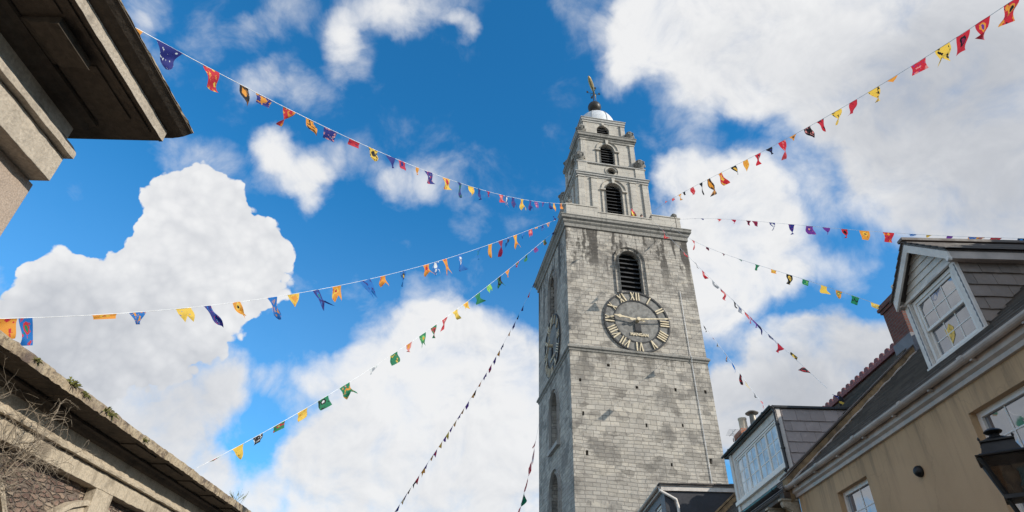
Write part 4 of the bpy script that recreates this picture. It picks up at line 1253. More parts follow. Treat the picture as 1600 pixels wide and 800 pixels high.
def build_next_house():
    Y0, Y1 = 13.66, 24.7
    B = Vector((WX, 19.0, 0))
    H = thing('terraced_house', 'brown house next door with wide flat-roofed dormer and red ridge tiles', 'house', street(*B), STREET)
    m = MB()
    to3 = lambda y, z, d: (WX + d, y, z)
    wall(m, rect_pts(Y0, Y1, 0, 5.3), [rect_pts(15.2, 16.3, 3.3, 4.6), rect_pts(18.8, 19.9, 3.3, 4.6), rect_pts(22, 23.1, 3.3, 4.6)], to3, .16)
    m.face([(14.8, Y0, 0), (14.8, Y1, 0), (14.8, Y1, 5.4), (14.8, Y0, 5.4)])
    m.build('wall', 'brownrender', H, B)
    for y in (15.2, 18.8, 22.0):
        f = window_unit(H, B, y, y + 1.1, 3.3, 4.6, WX + .1, 2, 2)
    m = MB(); m.box(WX - .3, WX + .02, Y0, Y1, 5.17, 5.3); m.build('fascia', 'darkwood', H, B)
    m = MB(); half_gutter(m, WX - .36, 5.42, Y0 - .02, Y1, .075, [Y0 + .3 + k * 2 for k in range(6)]); m.build('gutter', 'blackpaint', H, B)
    for k in range(13):
        scroll_bracket(Y0 + .1 + k * .8, WX - .002, 5.12).build('scroll_bracket', 'hallstucco', H, B, bevel=.006)
    m = MB(); roof_courses(m, Y0 + .27, Y1, WX - .32, RX, .235, .036, width=.42, PT=PN)
    r = m.build('roof', 'slateroof', H, B)
    m = MB(); m.face([(RX, Y0, roof_z(RX, PN)), (RX, Y1, roof_z(RX, PN)), (15.0, Y1, 5.4), (15.0, Y0, 5.4)])
    m.face([(RX, Y0 + .25, roof_z(RX, PN)), (15.0, Y0 + .25, 5.4), (WX, Y0 + .25, 5.4)])
    m.face([(WX - .3, Y0, roof_z(WX - .3) - .02), (WX - .3, Y1, roof_z(WX - .3) - .02), (RX, Y1, roof_z(RX, PN) - .02), (RX, Y0, roof_z(RX, PN) - .02)])
    m.build('roof_back', 'slateroof', r, B)
    ridge_tiles(r, B, Y0 + .1, Y1, roof_z(RX, PN) + .04)
    # flat-roofed dormer
    ya, yb, xf, zb, zt = 15.05, 18.98, 6.80, 6.12, 7.74
    m = MB(); f3 = lambda y, z, d: (xf + d, y, z)
    wall(m, [(ya, zb), (yb, zb), (yb, zt), (ya, zt)][::-1], [rect_pts(15.32, 18.66, 6.38, 7.56)], f3, .1)
    D = m.build('dormer', 'whitepaint', H, B)
    leaves = []
    w = (18.60 - 15.38) / 4
    for k in range(4): leaves.append((15.38 + k * w + .004, 15.38 + (k + 1) * w - .004, 6.44, 7.50, .0))
    window_unit(D, B, 15.33, 18.65, 6.39, 7.55, xf + .03, 2, 3, sash=leaves, fw=.05, glass='glasscurtain', bars=.028)
    m = MB(); m.box(xf - .09, xf + .05, ya - .02, yb + .02, 6.27, 6.375); m.build('sill', 'windowwhite', D, B, bevel=.006)
    for y0, y1 in ((ya - .02, ya + .14), (yb - .16, yb + .02)):
        m = MB(); m.box(xf - .04, xf + .02, y0, y1, 6.1, zt); m.build('corner_board', 'whitepaint', D, B, bevel=.004)
    xr = lambda z: WX - .1 + (z - EZ) / PN
    for y, sg in ((ya, -1), (yb, 1)):
        m = MB(); m.prism([(xf, y, 5.95), (xr(5.95) + .1, y, 5.95), (xr(zt), y, zt), (xf, y, zt)], (0, -sg * .06, 0))
        slate_hung(m, y, sg, ((xf + .1, xr(zt) + .1, 5.9, zt - .03), lambda x, z: x < xr(z) + .15), .36, .27)
        m.build('cheek', 'slatelilac', D, B)
        m = MB(); m.box(xf - .04, xf + .07, y - .022 if sg < 0 else y + .002, y - .002 if sg < 0 else y + .022, 6.0, zt); m.build('cheek_trim', 'whitepaint', D, B)
    m = MB(); m.box(xf - .10, xr(zt) + .6, ya - .06, yb + .3, zt + .002, zt + .07)
    rf = m.build('dormer_roof', 'blackpaint', D, B, bevel=.01)
    m = MB(); half_gutter(m, xf - .15, zt + .07, ya - .07, yb + .31, .045, [ya + .5, ya + 2, ya + 3.5])
    m.build('gutter', 'blackpaint', rf, B)
    m = MB(); m.tube([(xf - .14, ya - .03, zt + .04), (xf - .09, ya - .06, zt - .08), (xf - .09, ya - .06, 6.22), (xf - .16, ya - .06, 6.14)], .042, 10)
    for z in (7.3, 6.7): m.tube([(xf - .09, ya - .06, z - .02), (xf - .09, ya - .06, z + .02)], .055, 10)
    m.build('downpipe', 'blackpaint', D, B)
    # far party wall with its coping, chimney with two flues
    m = MB(); xa, xb = WX - .1, RX + .1
    m.prism([(xa, 24.72, roof_z(xa) - .3), (xb, 24.72, roof_z(xb) - .3), (xb, 24.72, roof_z(xb) + .42), (xa, 24.72, roof_z(xa) + .42)], (0, .28, 0))
    pw = m.build('party_wall', 'brownrender', H, B)
    m = MB(); m.prism([(xa - .05, 24.68, roof_z(xa) + .423), (xb, 24.68, roof_z(xb) + .423), (xb, 24.68, roof_z(xb) + .5), (xa - .05, 24.68, roof_z(xa) + .5)], (0, .36, 0)); m.build('coping', 'brownrender', pw, B)
    C = MB(); x0, x1, y0, y1 = 9.58, 10.42, 24.9, 25.9
    C.box(x0 + .05, x1 - .05, y0 + .05, y1 - .05, 7.5, 10.47)
    for i, (za_, zb_) in enumerate(((10.47, 10.55), (10.55, 10.63), (10.63, 10.77), (10.77, 10.85))):
        o = (.02, -.01, -.04, -.01)[i]; C.box(x0 + o, x1 - o, y0 + o, y1 - o, za_, zb_)
    ch = C.build('chimney', 'orangebrick', H, B)
    m = MB(); m.lathe([(.17, 0), (.165, .5), (.18, .52), (.18, .58)], (9.86, 25.3, 10.85), 18); m.build('chimney_pot', 'pot', ch, B, smooth=True)
    m = MB(); m.lathe([(.15, 0), (.14, .35), (.13, .5), (.13, .62)], (10.25, 25.1, 10.85), 18)
    m.lathe([(.10, .62), (.10, .72), (.26, .72), (.28, .75), (.16, .83), (.02, .86)], (10.25, 25.1, 10.85), 18); m.build('chimney_cowl', 'cowl', ch, B, smooth=True)
    return H

def build_far_house():
    B = Vector((WX, 28, 0))
    Y0, Y1, xf, zt = 25.05, 33.0, 6.10, 8.42
    H = thing('terraced_house', 'taller dark grey clad house with white fascia at the foot of the tower', 'house', street(*B), STREET)
    m = MB(); to3 = lambda y, z, d: (xf + d, y, z)
    wall(m, rect_pts(Y0, Y1, 0, zt), [rect_pts(25.75, 26.9, 6.7, 8.0), rect_pts(29, 30.2, 6.7, 8.0), rect_pts(26, 27.1, 3.4, 4.8), rect_pts(29, 30.2, 3.4, 4.8)], to3, .14)
    m.face([(9.6, Y0, 0), (9.6, Y1, 0), (9.6, Y1, zt), (9.6, Y0, zt)]); m.face([(xf, Y1, 0), (9.6, Y1, 0), (9.6, Y1, zt), (xf, Y1, zt)])
    m.build('wall', 'greywall', H, B)
    m = MB(); m.box(xf + .003, 9.6, Y0 - .03, Y0 - .003, 0, zt); m.build('side_wall', 'darkcheek', H, B)
    for ya, yb, za, zb in ((25.75, 26.9, 6.7, 8.0), (29, 30.2, 6.7, 8.0), (26, 27.1, 3.4, 4.8), (29, 30.2, 3.4, 4.8)):
        window_unit(H, B, ya, yb, za, zb, xf + .08, 1, 1, fw=.09, glass='glasscurtain')
    m = MB(); m.box(xf - .12, 9.75, Y0 - .10, Y0 - .035, zt - .14, zt + .03); m.build('fascia', 'whitepaint', H, B)
    m = MB(); m.prism([(xf - .15, Y0 - .14, zt + .033), (9.8, Y0 - .14, zt + .033), (9.8, Y0 - .14, zt + .10), (xf - .15, Y0 - .14, zt + .10)], (0, Y1 - Y0 + .2, 0))
    rr = random.Random(3); x = xf - .2
    while x < 9.7:
        w = rr.uniform(.2, .34); m.box(x, x + w - .01, Y0 - .17 - rr.uniform(0, .03), Y0 + .4, zt + .103, zt + .12 + rr.uniform(0, .045)); x += w
    m.build('roof', 'slateroof', H, B)
    m = MB(); half_gutter(m, xf - .2, zt + .04, Y0 - .1, Y1, .08, [27, 29.5]); m.box(xf - .13, xf - .003, Y0 - .03, Y1, zt - .12, zt + .03)
    m.build('gutter', 'pvc', H, B)
    m = MB(); m.tube([(xf - .16, Y0 + .02, zt), (xf - .16, Y0 - .05, zt - .14), (xf + .42, Y0 - .12, zt - .48), (xf + .46, Y0 - .12, zt - .7), (xf + .46, Y0 - .12, 3)], .055, 10); m.build('downpipe', 'windowwhite', H, B)

build_ochre_house(); build_next_house(); build_far_house()

s_ = MB()
s_.lathe([(.085, 0), (.085, .03), (.07, .06), (.045, .085), (.01, .095)], (0, 0, 0), 16)
so = s_.build('wall_sensor', 'lampblack', smooth=True)
so.location = street(WX - .002, 9.38, 4.49); so.rotation_euler = (0, R(-90), STREET)
tag(so, 'small round black sensor on the ochre house wall', 'sensor')
ae = MB(); ae.tube([(0, 0, 0), (0, 0, 1.6)], .018, 5)
for k in range(6): ae.tube([(-.28 + .02 * k, -.35 + k * .14, 1.5), (.28 - .02 * k, -.35 + k * .14, 1.5)], .009, 4)
ae.tube([(0, -.4, 1.5), (0, .45, 1.5)], .012, 4)
ao = ae.build('tv_aerial', 'steel'); ao.location = street(9.25, 25.0, 9.2)
tag(ao, 'thin television aerial beside the orange brick chimney', 'aerial')

# ------------------------------------------------------------------ street lamp
def build_lamp():
    c = street(4.08, 5.06, 0)
    L = thing('street_lamp', 'black four sided street lantern in front of the ochre house', 'street lamp', c, STREET + R(-38))
    m = MB()
    m.lathe([(.17, .12), (.17, .3), (.12, .36), (.11, .8), (.075, .9), (.06, 1.0), (.045, 2.5), (.06, 2.55), (.04, 2.62), (.035, 2.72), (.07, 2.76), (.03, 2.80)], (0, 0, 0), 16)
    m.build('post', 'lampblack', L, smooth=True)
    zb, zt, hb, ht = 2.975, 3.28, .082, .158
    sq = lambda h, z: [(-h, -h, z), (h, -h, z), (h, h, z), (-h, h, z)]
    m = MB()
    a, b_ = sq(hb, zb), sq(ht, zt)
    for k in range(4): m.beam(a[k], b_[k], .028, .028)
    m.hexa(sq(hb + .03, zb - .02), sq(hb + .025, zb + .015)); 
    m.hexa(sq(.05, 2.80), sq(.05, 2.83))
    for k in range(4): m.beam(sq(.05, 2.82)[k], sq(hb, zb - .02)[k], .022, .022)
    m.build('frame', 'lampblack', L, bevel=.003)
    for k in range(4):
        p, q, r, s = Vector(a[k]), Vector(a[(k + 1) % 4]), Vector(b_[(k + 1) % 4]), Vector(b_[k])
        m = MB(); i = (p + q + r + s) / 4; inn = Vector((-i.x, -i.y, 0)).normalized() * .004
        m.hexa([p, q, r, s], [p + inn, q + inn, r + inn, s + inn]); m.build('glass_panel', 'lampglass', L)
    m = MB()
    m.hexa(sq(ht + .026, zt), sq(ht + .03, zt + .014)); m.hexa(sq(ht + .01, zt + .014), sq(ht - .005, zt + .03))
    m.hexa(sq(ht - .02, zt + .03), sq(ht - .05, zt + .125)); m.hexa(sq(ht - .036, zt + .125), sq(ht - .036, zt + .14)); m.hexa(sq(ht - .055, zt + .14), sq(.05, zt + .175))
    for k in range(4):
        x, y, z = sq(ht - .04, zt + .14)[k]; m.lathe([(.009, 0), (.011, .012), (.004, .028)], (x, y, z), 8)
    m.build('roof', 'lampblack', L, bevel=.004)
    m = MB(); m.lathe([(.055, .172), (.042, .19), (.036, .205), (.062, .218), (.07, .228), (.06, .24), (.03, .255), (.0, .265)], (0, 0, zt), 20); m.build('cap', 'lampblack', L, smooth=True)
    m = MB(); m.lathe([(.03, zb), (.03, zb + .1), (.05, zb + .12), (.055, zb + .2), (.02, zb + .25)], (0, 0, 0), 12); m.build('bulb', 'curtain', L, smooth=True)
build_lamp()

# ------------------------------------------------------------------ left side of the street
def build_portico():
    B = Vector((-5.0, 2.0, 0))
    P = thing('stone_portico', 'stuccoed classical portico corner with deep sooty cornice close to the viewer', 'portico', street(*B), STREET)
    Y0 = -6.0
    m = MB(); m.box(-9.5, -4.985, Y0, 4.80, 0, 5.767); m.build('wall', 'pilaster', P, B, bevel=.008)
    m = MB(); m.worn([(-9.5, 5.77), (-4.78, 5.77), (-4.78, 5.94), (-4.78, 6.10), (-9.5, 6.10)], Y0, 4.74, .1, .0025, 3); m.build('architrave', 'stucco', P, B, bevel=.008)
    m = MB(); m.worn([(-9.5, 6.106), (-4.70, 6.106), (-4.695, 6.17), (-4.715, 6.20), (-4.785, 6.30), (-9.5, 6.298)], Y0, 4.765, .09, .0028, 4); m.build('taenia', 'stucco', P, B, bevel=.004)
    m = MB(); m.box(-9.5, -4.788, Y0, 4.655, 6.303, 6.6); m.build('frieze', 'stucco', P, B)
    m = MB()
    m.worn([(-9.5, 6.589), (-4.045, 6.589), (-4.04, 6.577), (-4.0, 6.577), (-4.0, 6.65), (-4.0, 6.733), (-9.5, 6.733)], Y0, 4.94, .08, .002, 5)
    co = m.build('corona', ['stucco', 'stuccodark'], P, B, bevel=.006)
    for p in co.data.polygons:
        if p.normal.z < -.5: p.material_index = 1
    m = MB()
    m.extrude_profile([(-9.5, 6.738), (-3.985, 6.738), (-3.965, 6.745), (-3.93, 6.75), (-3.87, 6.77), (-3.80, 6.815), (-3.785, 6.82), (-3.785, 6.83), (-9.5, 6.83)], Y0, 5.04)
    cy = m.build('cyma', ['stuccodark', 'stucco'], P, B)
    m = MB(); m.worn([(-9.5, 6.838), (-3.80, 6.838), (-3.78, 6.843), (-3.78, 6.855), (-4.4, 6.93), (-9.5, 7.05)], Y0, 5.05, .06, .0045, 6); m.build('coping', 'halleave', P, B)
    # bed mould and soffit panels
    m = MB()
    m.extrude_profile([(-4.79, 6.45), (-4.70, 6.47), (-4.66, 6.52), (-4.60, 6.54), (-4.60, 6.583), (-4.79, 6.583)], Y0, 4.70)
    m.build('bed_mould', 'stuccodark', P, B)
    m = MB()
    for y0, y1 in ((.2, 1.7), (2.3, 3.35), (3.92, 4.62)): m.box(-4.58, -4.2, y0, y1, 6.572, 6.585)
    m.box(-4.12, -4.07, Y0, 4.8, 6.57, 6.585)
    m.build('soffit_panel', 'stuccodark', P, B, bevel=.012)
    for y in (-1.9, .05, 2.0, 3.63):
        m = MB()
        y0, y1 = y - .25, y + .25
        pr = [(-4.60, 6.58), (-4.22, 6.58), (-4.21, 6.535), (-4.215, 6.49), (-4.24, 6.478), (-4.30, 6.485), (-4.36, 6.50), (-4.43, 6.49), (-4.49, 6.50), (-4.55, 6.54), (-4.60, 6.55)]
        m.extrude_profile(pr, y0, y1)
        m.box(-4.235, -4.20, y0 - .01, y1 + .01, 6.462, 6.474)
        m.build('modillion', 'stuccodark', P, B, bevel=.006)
    return P
build_portico()

HX = -8.2
def build_hall():
    B = Vector((HX, 13, 0))
    Hh = thing('stone_hall', 'low stone hall with purple rubble panels, blind arches and overhanging stained eave', 'hall', street(*B), STREET)
    Y0, Y1 = 4.9, 34.0
    m = MB(); m.box(HX - 6, HX - .22, Y0, Y1, 0, 5.6); m.build('wall', 'rubble', Hh, B)
    # architrave band with strips down to the keystones, arches
    m = MB(); m.worn([(HX - .23, 4.765), (HX, 4.765), (HX, 4.92), (HX, 5.068), (HX - .23, 5.068)], Y0, Y1, .12, .004, 8); m.build('architrave', 'hallstucco', Hh, B, bevel=.008)
    m = MB(); m.worn([(HX - .2, 5.078), (HX + .09, 5.078), (HX + .10, 5.12), (HX + .07, 5.15), (HX + .02, 5.20), (HX - .2, 5.197)], Y0, Y1, .1, .004, 9); m.build('string_moulding', 'hallstucco', Hh, B, bevel=.004)
    m = MB(); m.box(HX - .2, HX + .0, Y0, Y1, 5.203, 5.46); m.build('frieze', 'hallstucco', Hh, B)
    m = MB()
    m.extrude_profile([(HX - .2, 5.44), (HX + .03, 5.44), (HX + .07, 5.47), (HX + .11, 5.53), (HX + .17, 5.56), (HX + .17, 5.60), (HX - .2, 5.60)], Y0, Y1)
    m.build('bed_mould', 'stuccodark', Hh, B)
    m = MB()
    rr = random.Random(21)
    prof = [(HX - 6, 5.62), (-7.56, 5.62), (-7.55, 5.60), (-7.50, 5.60), (-7.50, 5.765), (-7.54, 5.79), (-8.2, 5.86), (HX - 6, 6.2)]
    # worn edge: the eave is cut in lengths with small shifts
    y = Y0
    while y < Y1:
        L = rr.uniform(.5, 1.4); ye = min(Y1, y + L)
        d = rr.uniform(-.012, .012); e = rr.uniform(-.01, .01)
        pr = [(x + (d if x > -7.7 else 0), z + (e if x > -7.7 and z > 5.7 else 0)) for x, z in prof]
        m.worn(pr, y + .002, ye, .09, .006, int(y * 100))
        y = ye
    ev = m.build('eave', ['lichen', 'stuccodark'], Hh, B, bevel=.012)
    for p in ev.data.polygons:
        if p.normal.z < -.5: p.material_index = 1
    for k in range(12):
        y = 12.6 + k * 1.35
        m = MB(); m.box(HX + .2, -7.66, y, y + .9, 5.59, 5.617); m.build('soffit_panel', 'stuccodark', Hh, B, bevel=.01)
    r_out, zc = 1.80, 2.75
    for k in range(-1, 5):
        yc = 13.1 + 3.7 * k - .03
        if k == -1: yc = 9.35
        f3 = lambda y, z, d: (HX + d, y, z)
        m = MB()
        band(m, arch_pts(yc, 2 * 1.38, 0.5, zc), arch_pts(yc, 2 * 1.56, .5, zc), f3, -.20, -.06)
        band(m, arch_pts(yc, 2 * 1.565, .5, zc), arch_pts(yc, 2 * 1.70, .5, zc), f3, -.20, -.10)
        band(m, arch_pts(yc, 2 * 1.705, .5, zc), arch_pts(yc, 2 * r_out, .5, zc), f3, -.20, -.03)
        ar = m.build('arch_moulding', 'hallstucco', Hh, B)
        m = MB(); m.prism([f3(y, z, -.26) for y, z in arch_pts(yc, 2 * 1.39, .5, zc)], (.11, 0, 0)); m.build('blind_panel', 'hallstucco', ar, B)
        if k >= 0:
            m = MB(); m.box(HX - .2, HX - .012, yc - .30, yc + .33, zc + 1.38, 4.768); m.build('keystone_strip', 'hallstucco', Hh, B, bevel=.006)
    return Hh
build_hall()

# bare creeper over the near end of the hall
def build_creeper():
    m = MB(); rr = random.Random(4)
    def grow(p, d, L, r, depth):
        pts = [Vector(p)]; d = Vector(d).normalized(); n = max(3, int(L / .07)); rad = [r]
        for i in range(n):
            d = (d + Vector((rr.uniform(-.16, .2), rr.uniform(-.38, .38), rr.uniform(-.38, .32)))).normalized()
            q = pts[-1] + d * (L / n)
            q.x = max(HX + .02 + (.1 if q.z > 5.05 else 0), min(q.x, -7.6)); q.z = min(q.z, 5.57)
            pts.append(q); rad.append(r * (1 - .65 * (i + 1) / n))
            if depth < 3 and rr.random() < .30:
                grow(q, d + Vector((rr.uniform(-.2, .5), rr.uniform(-1, 1), rr.uniform(-.9, .7))), L * rr.uniform(.35, .7), r * .62, depth + 1)
        m.tube(pts, rad, 4)
    for i in range(26):
        y = 6.6 + 4.1 * rr.random() ** 1.1; z = rr.uniform(4.2, 5.35) - max(0, y - 9.4) * .15
        grow((HX + .12, y, z), (rr.uniform(0, .4), rr.uniform(-.4, 1.0), rr.uniform(-.5, .9)), rr.uniform(.4, 1.25), rr.uniform(.004, .009), 0)
    for i in range(7):
        grow((HX + .15, 7.2 + i * .5, 3.6), (.05, rr.uniform(-.2, .2), 1), 1.8, .012, 0)
    for v in range(len(m.v)): m.v[v] = tuple(Vector(m.v[v]))
    o = m.build('bare_creeper', 'twig', None, (HX, 9, 4.5))
    o.location = street(HX, 9, 4.5); o.rotation_euler = (0, 0, STREET)
    tag(o, 'leafless tangle of creeper twigs under the eave of the stone hall', 'creeper')
build_creeper()

def eave_plant(px, py, size, kind, label):
    """plant rooted on the eave of the hall, on the line of the eave"""
    r = ray(px, py); t = (-7.5 - 0) / r.dot(SX)
    p = EYE + r * t
    rr = random.Random(int(px))
    m = MB()
    for i in range(60 if kind == 'fern' else 13):
        a = rr.uniform(0, 2 * math.pi); el = rr.uniform(-.3, 1.2) if kind == 'fern' else rr.uniform(.7, 1.45)
        L = size * rr.uniform(.4, 1.0)
        d = Vector((math.cos(a) * math.cos(el), math.sin(a) * math.cos(el), math.sin(el)))
        side = d.cross(Vector((0, 0, 1))).normalized()
        w = L * (.10 if kind == 'fern' else .007)
        base = Vector((rr.uniform(-.04, .04), rr.uniform(-.16, .16), rr.uniform(-.02, .02))) * (size / .25)
        mid = base + d * L * .55; tip = base + d * L + Vector((0, 0, -.35 * L if kind == 'fern' else -.12 * L))
        m.face([base, mid + side * w, tip]); m.face([base, tip, mid - side * w])
        if kind != 'fern' and rr.random() < .5:
            for q in range(3):
                e = mid.lerp(tip, q / 3) ; m.face([e, e + side * .03 + Vector((0, 0, .04)), e + Vector((0, .02, .06))])
    o = m.build('wall_plant', 'leaf'); o.location = p
    tag(o, label, 'plant', 'plants growing on the hall eave')
eave_plant(57, 563, .10, 'fern', 'smallest fern clump high on the hall eave, nearest the blue flag')
eave_plant(113, 600, .17, 'fern', 'green fern clump on the hall eave above the creeper')
eave_plant(132, 617, .12, 'fern', 'thin fern clump on the hall eave between two fuller clumps')
eave_plant(168, 645, .19, 'fern', 'fullest fern clump on the hall eave, right of the creeper')
eave_plant(226, 688, .11, 'fern', 'low fern clump alone halfway down the hall eave')
eave_plant(372, 786, .5, 'grass', 'tuft of seeding grass standing up from the far hall eave')

# ------------------------------------------------------------------ bunting
CL = dict(N=(.022, .028, .19), R=(.55, .025, .04), O=(.75, .30, .04), Y=(.80, .52, .08), B=(.01, .15, .46), G=(.015, .20, .09), K=(.012, .012, .015),
          W=(.75, .75, .73), P=(.16, .04, .26), M=(.25, .015, .06), L=(.25, .55, .12), S=(.72, .26, .24), T=(.35, .36, .38), C=(.70, .60, .42), E=(.30, .14, .05))
frng = random.Random(99)
def build_flag(parent, a, b, tail, cols, shape, off, fwd):
    """cloth sewn to the cord from a to b, its free end blown to tail"""
    a, b, tail = Vector(a), Vector(b), Vector(tail)
    ns, nt = 6, 8
    mid = (a + b) / 2
    hang = tail - mid
    nrm = (b - a).cross(hang)
    if nrm.length < 1e-6: nrm = Vector((0, 1, 0))
    nrm.normalize()
    amp = hang.length * frng.uniform(.08, .19); ph = frng.uniform(0, 6.28); fr = frng.uniform(3.5, 6.5)
    curl = frng.uniform(-.4, .4) * hang.length
    V, F, UV = [], [], []
    w = (b - a)
    for j in range(nt + 1):
        t = j / nt
        for i in range(ns + 1):
            s = i / ns
            if shape == 't': k = 1 - .93 * t                       # pointed pennant
            elif shape == 'q': k = 1 - .18 * t                     # square-ended
            else: k = 1 - .30 * t                                  # swallow tail
            ext = t
            if shape == 's': ext = t * (1 - .42 * (1 - abs(2 * s - 1)) * t)
            p = mid + w * ((s - .5) * k) + hang * ext
            side = w.normalized()
            p += nrm * (amp * math.sin(ph + fr * t + 2.2 * s) * (.25 + t) + curl * t * t * (.5 + (s - .5)))
            p += side * (math.sin(ph * 1.7 + 3.0 * t) * .10 * hang.length * t)
            V.append(p - off); UV.append((s, t))
    for j in range(nt):
        for i in range(ns):
            q = j * (ns + 1) + i
            F.append((q, q + 1, q + ns + 2, q + ns + 1))
    me = bpy.data.meshes.new('flag'); me.from_pydata([tuple(v) for v in V], [], F)
    me.materials.append(MT['flag'])
    uvl = me.uv_layers.new(name='UVMap')
    for l in me.loops: uvl.data[l.index].uv = UV[l.vertex_index]
    cols = (cols + cols[-1] * 3)[:3]
    seed = (frng.random(), frng.random(), frng.random())
    for nm, c in zip(('ground', 'motif', 'accent', 'print'), [CL[k] for k in cols] + [seed]):
        at = me.attributes.new(nm, 'FLOAT_COLOR', 'POINT')
        at.data.foreach_set('color', list((*c, 1)) * len(V))
    for p in me.polygons: p.use_smooth = True
    o = bpy.data.objects.new('flag', me); COL.objects.link(o); o.parent = parent
    return o

def bunting(label, p0, p1, flags, wmin=.27):
    """p0 at the tower, p1 at the far end. flags: (x0, y0, x1, y1, colours[, tailx, taily[, shape]]) surveyed in the picture:
    each one is put where its line of sight meets the upright plane of the string"""
    p0, p1 = Vector(p0), Vector(p1)
    ch = p1 - p0; h = Vector((ch.x, ch.y, 0)); hl = h.length; h.normalize(); n = Vector((-h.y, h.x, 0))
    def on(x, y):
        r = ray(x, y); t = (p0 - EYE).dot(n) / r.dot(n)
        return EYE + r * t
    pts = []
    for f in flags:
        q = on((f[0] + f[2]) / 2, (f[1] + f[3]) / 2); pts.append(((q - p0).dot(h) / hl, q.z))
    # smooth hanging curve z(t): end heights fixed, quadratic sag plus cubic skew by least squares
    import numpy as np
    T_ = np.array([t for t, z in pts]); Zr = np.array([z - (p0.z + ch.z * t) for t, z in pts])
    A = np.stack([T_ * (1 - T_), T_ * (1 - T_) * (1 - 2 * T_)], 1)
    k, *_ = np.linalg.lstsq(A, Zr, rcond=None)
    err = Zr - A @ k
    zt = lambda t: p0.z + ch.z * t + k[0] * t * (1 - t) + k[1] * t * (1 - t) * (1 - 2 * t)
    P = lambda t: Vector((p0.x + ch.x * t, p0.y + ch.y * t, zt(t)))
    print('BUNTING', label[:40], 't %.2f..%.2f' % (T_.min(), T_.max()), 'sag %.2f skew %.2f' % tuple(k), 'err max %.2f' % abs(err).max(), 'len %.1f' % hl)
    root = thing('bunting_string', label, 'bunting', P(.5), 0, 'strings of bunting')
    off = P(.5)
    m = MB(); m.tube([P(i / 40) - off for i in range(41)], .0075, 5); m.build('cord', 'cord', root)
    for f in flags:
        x0, y0, x1, y1, cols = f[:5]
        tt = []
        for x, y in ((x0, y0), (x1, y1)):
            q = on(x, y); tt.append((q - p0).dot(h) / hl)
        a, b = P(tt[0]), P(tt[1])
        w = (b - a).length
        if w < .5:
            c = (a + b) / 2; a, b = c + (a - c) * 1.15, c + (b - c) * 1.15; w *= 1.15
        if w > .62: a, b = a.lerp(b, (w - .62) / w / 2), b.lerp(a, (w - .62) / w / 2)
        if w < wmin:
            c = (a + b) / 2; d = (P(tt[0] + .01) - P(tt[0])).normalized(); a, b = c - d * .135, c + d * .135
        mid = (a + b) / 2
        if len(f) > 6:
            r = ray(f[5], f[6]); dist = (mid - EYE).dot(FW) / FPX
            tail = EYE + r * dist
            if (tail - mid).length < .45: tail = mid + (tail - mid) * min(1.25, .45 / max(.05, (tail - mid).length))
        else:
            L = frng.uniform(.34, .52) * (1 if wmin > .2 else .8)
            tail = mid + Vector((frng.uniform(-.16, .24), frng.uniform(-.2, .2), -1)).normalized() * L
        shape = f[7] if len(f) > 7 else frng.choice('tttqss')
        build_flag(root, a, b, tail, cols, shape, off, h)
    return root

STR_A = [(209,43,216,47,'O',214,56,'t'),(241,60,287,85,'NYW',258,104,'t'),(320,101,341,111,'RYO',334,132,'q'),(376,130,389,135,'KO',385,156,'q'),(400,145,425,155,'NO',412,162,'q'),(445,166,461,173,'RO',440,198,'t'),(479,182,491,186,'OK',488,208,'t'),
 (504,197,530,206,'NSW',513,215,'q'),(546,214,563,222,'RM',552,227,'q'),(575,228,591,235,'YK',584,249,'t'),(603,239,618,245,'NP',612,259,'t'),(622,249,633,254,'RN',630,262,'q'),(650,261,654,262,'O',652,271,'t'),(662,265,676,271,'NRW',673,283,'q'),(688,275,705,283,'YR',699,294,'q'),(714,286,721,289,'NG',723,309,'t'),(729,291,742,295,'YO',738,304,'q'),(746,296,751,298,'N',752,312,'t'),(759,300,766,302,'NR',764,306,'t'),
 (778,304,787,307,'RS',784,314,'q'),(788,308,793,309,'NW',794,325,'s'),(799,310,804,311,'NM',804,326,'s'),(811,312,820,312,'YO',815,329,'s'),(826,313,831,313,'NP',830,330,'s'),(835,314,840,314,'PS',838,323,'q'),(845,314,851,314,'PN',849,321,'q'),(857,315,861,315,'N',860,325,'t'),(863,315,868,315,'OY',867,330,'t'),(873,315,880,315,'OR',877,325,'q')]
STR_B = [(0,494,28,494,'ORG',8,522,'q'),(36,492,49,492,'BRG',42,540,'q'),(142,487,190,483,'OYR',163,497,'q'),(206,483,229,481,'BO',216,503,'t'),(279,477,299,474,'YRB',296,504,'s'),(322,472,331,471,'NBR',344,512,'s'),(366,468,375,467,'OYK',381,497,'s'),(419,461,433,460,'BOR',436,500,'t'),(450,459,468,456,'YO',460,478,'t'),(490,452,497,451,'NBG',510,485,'s'),(519,448,534,445,'OYR',530,471,'s'),(559,441,581,437,'BN',587,467,'s'),(594,433,602,432,'OR',599,448,'s'),(626,426,633,425,'BKY',629,448,'t'),
 (661,418,669,416,'OR',668,432,'s'),(676,413,686,411,'BW',683,430,'s'),(691,409,697,407,'ORY',703,430,'s'),(714,402,720,400,'BWN',723,423,'q'),(743,393,752,390,'BG',749,406,'t'),(761,386,771,383,'OY',766,403,'t'),(779,379,784,378,'MR',785,401,'t'),(790,375,796,373,'BK',794,386,'s'),(801,369,808,366,'OY',808,389,'s'),(814,363,821,361,'BW',818,372,'s'),(826,357,832,355,'RS',828,370,'s'),(835,351,841,348,'OY',838,357,'s'),(846,346,851,343,'BN',848,359,'s'),(854,342,858,339,'OB',857,354,'s'),(865,335,869,333,'N',866,339,'t')]
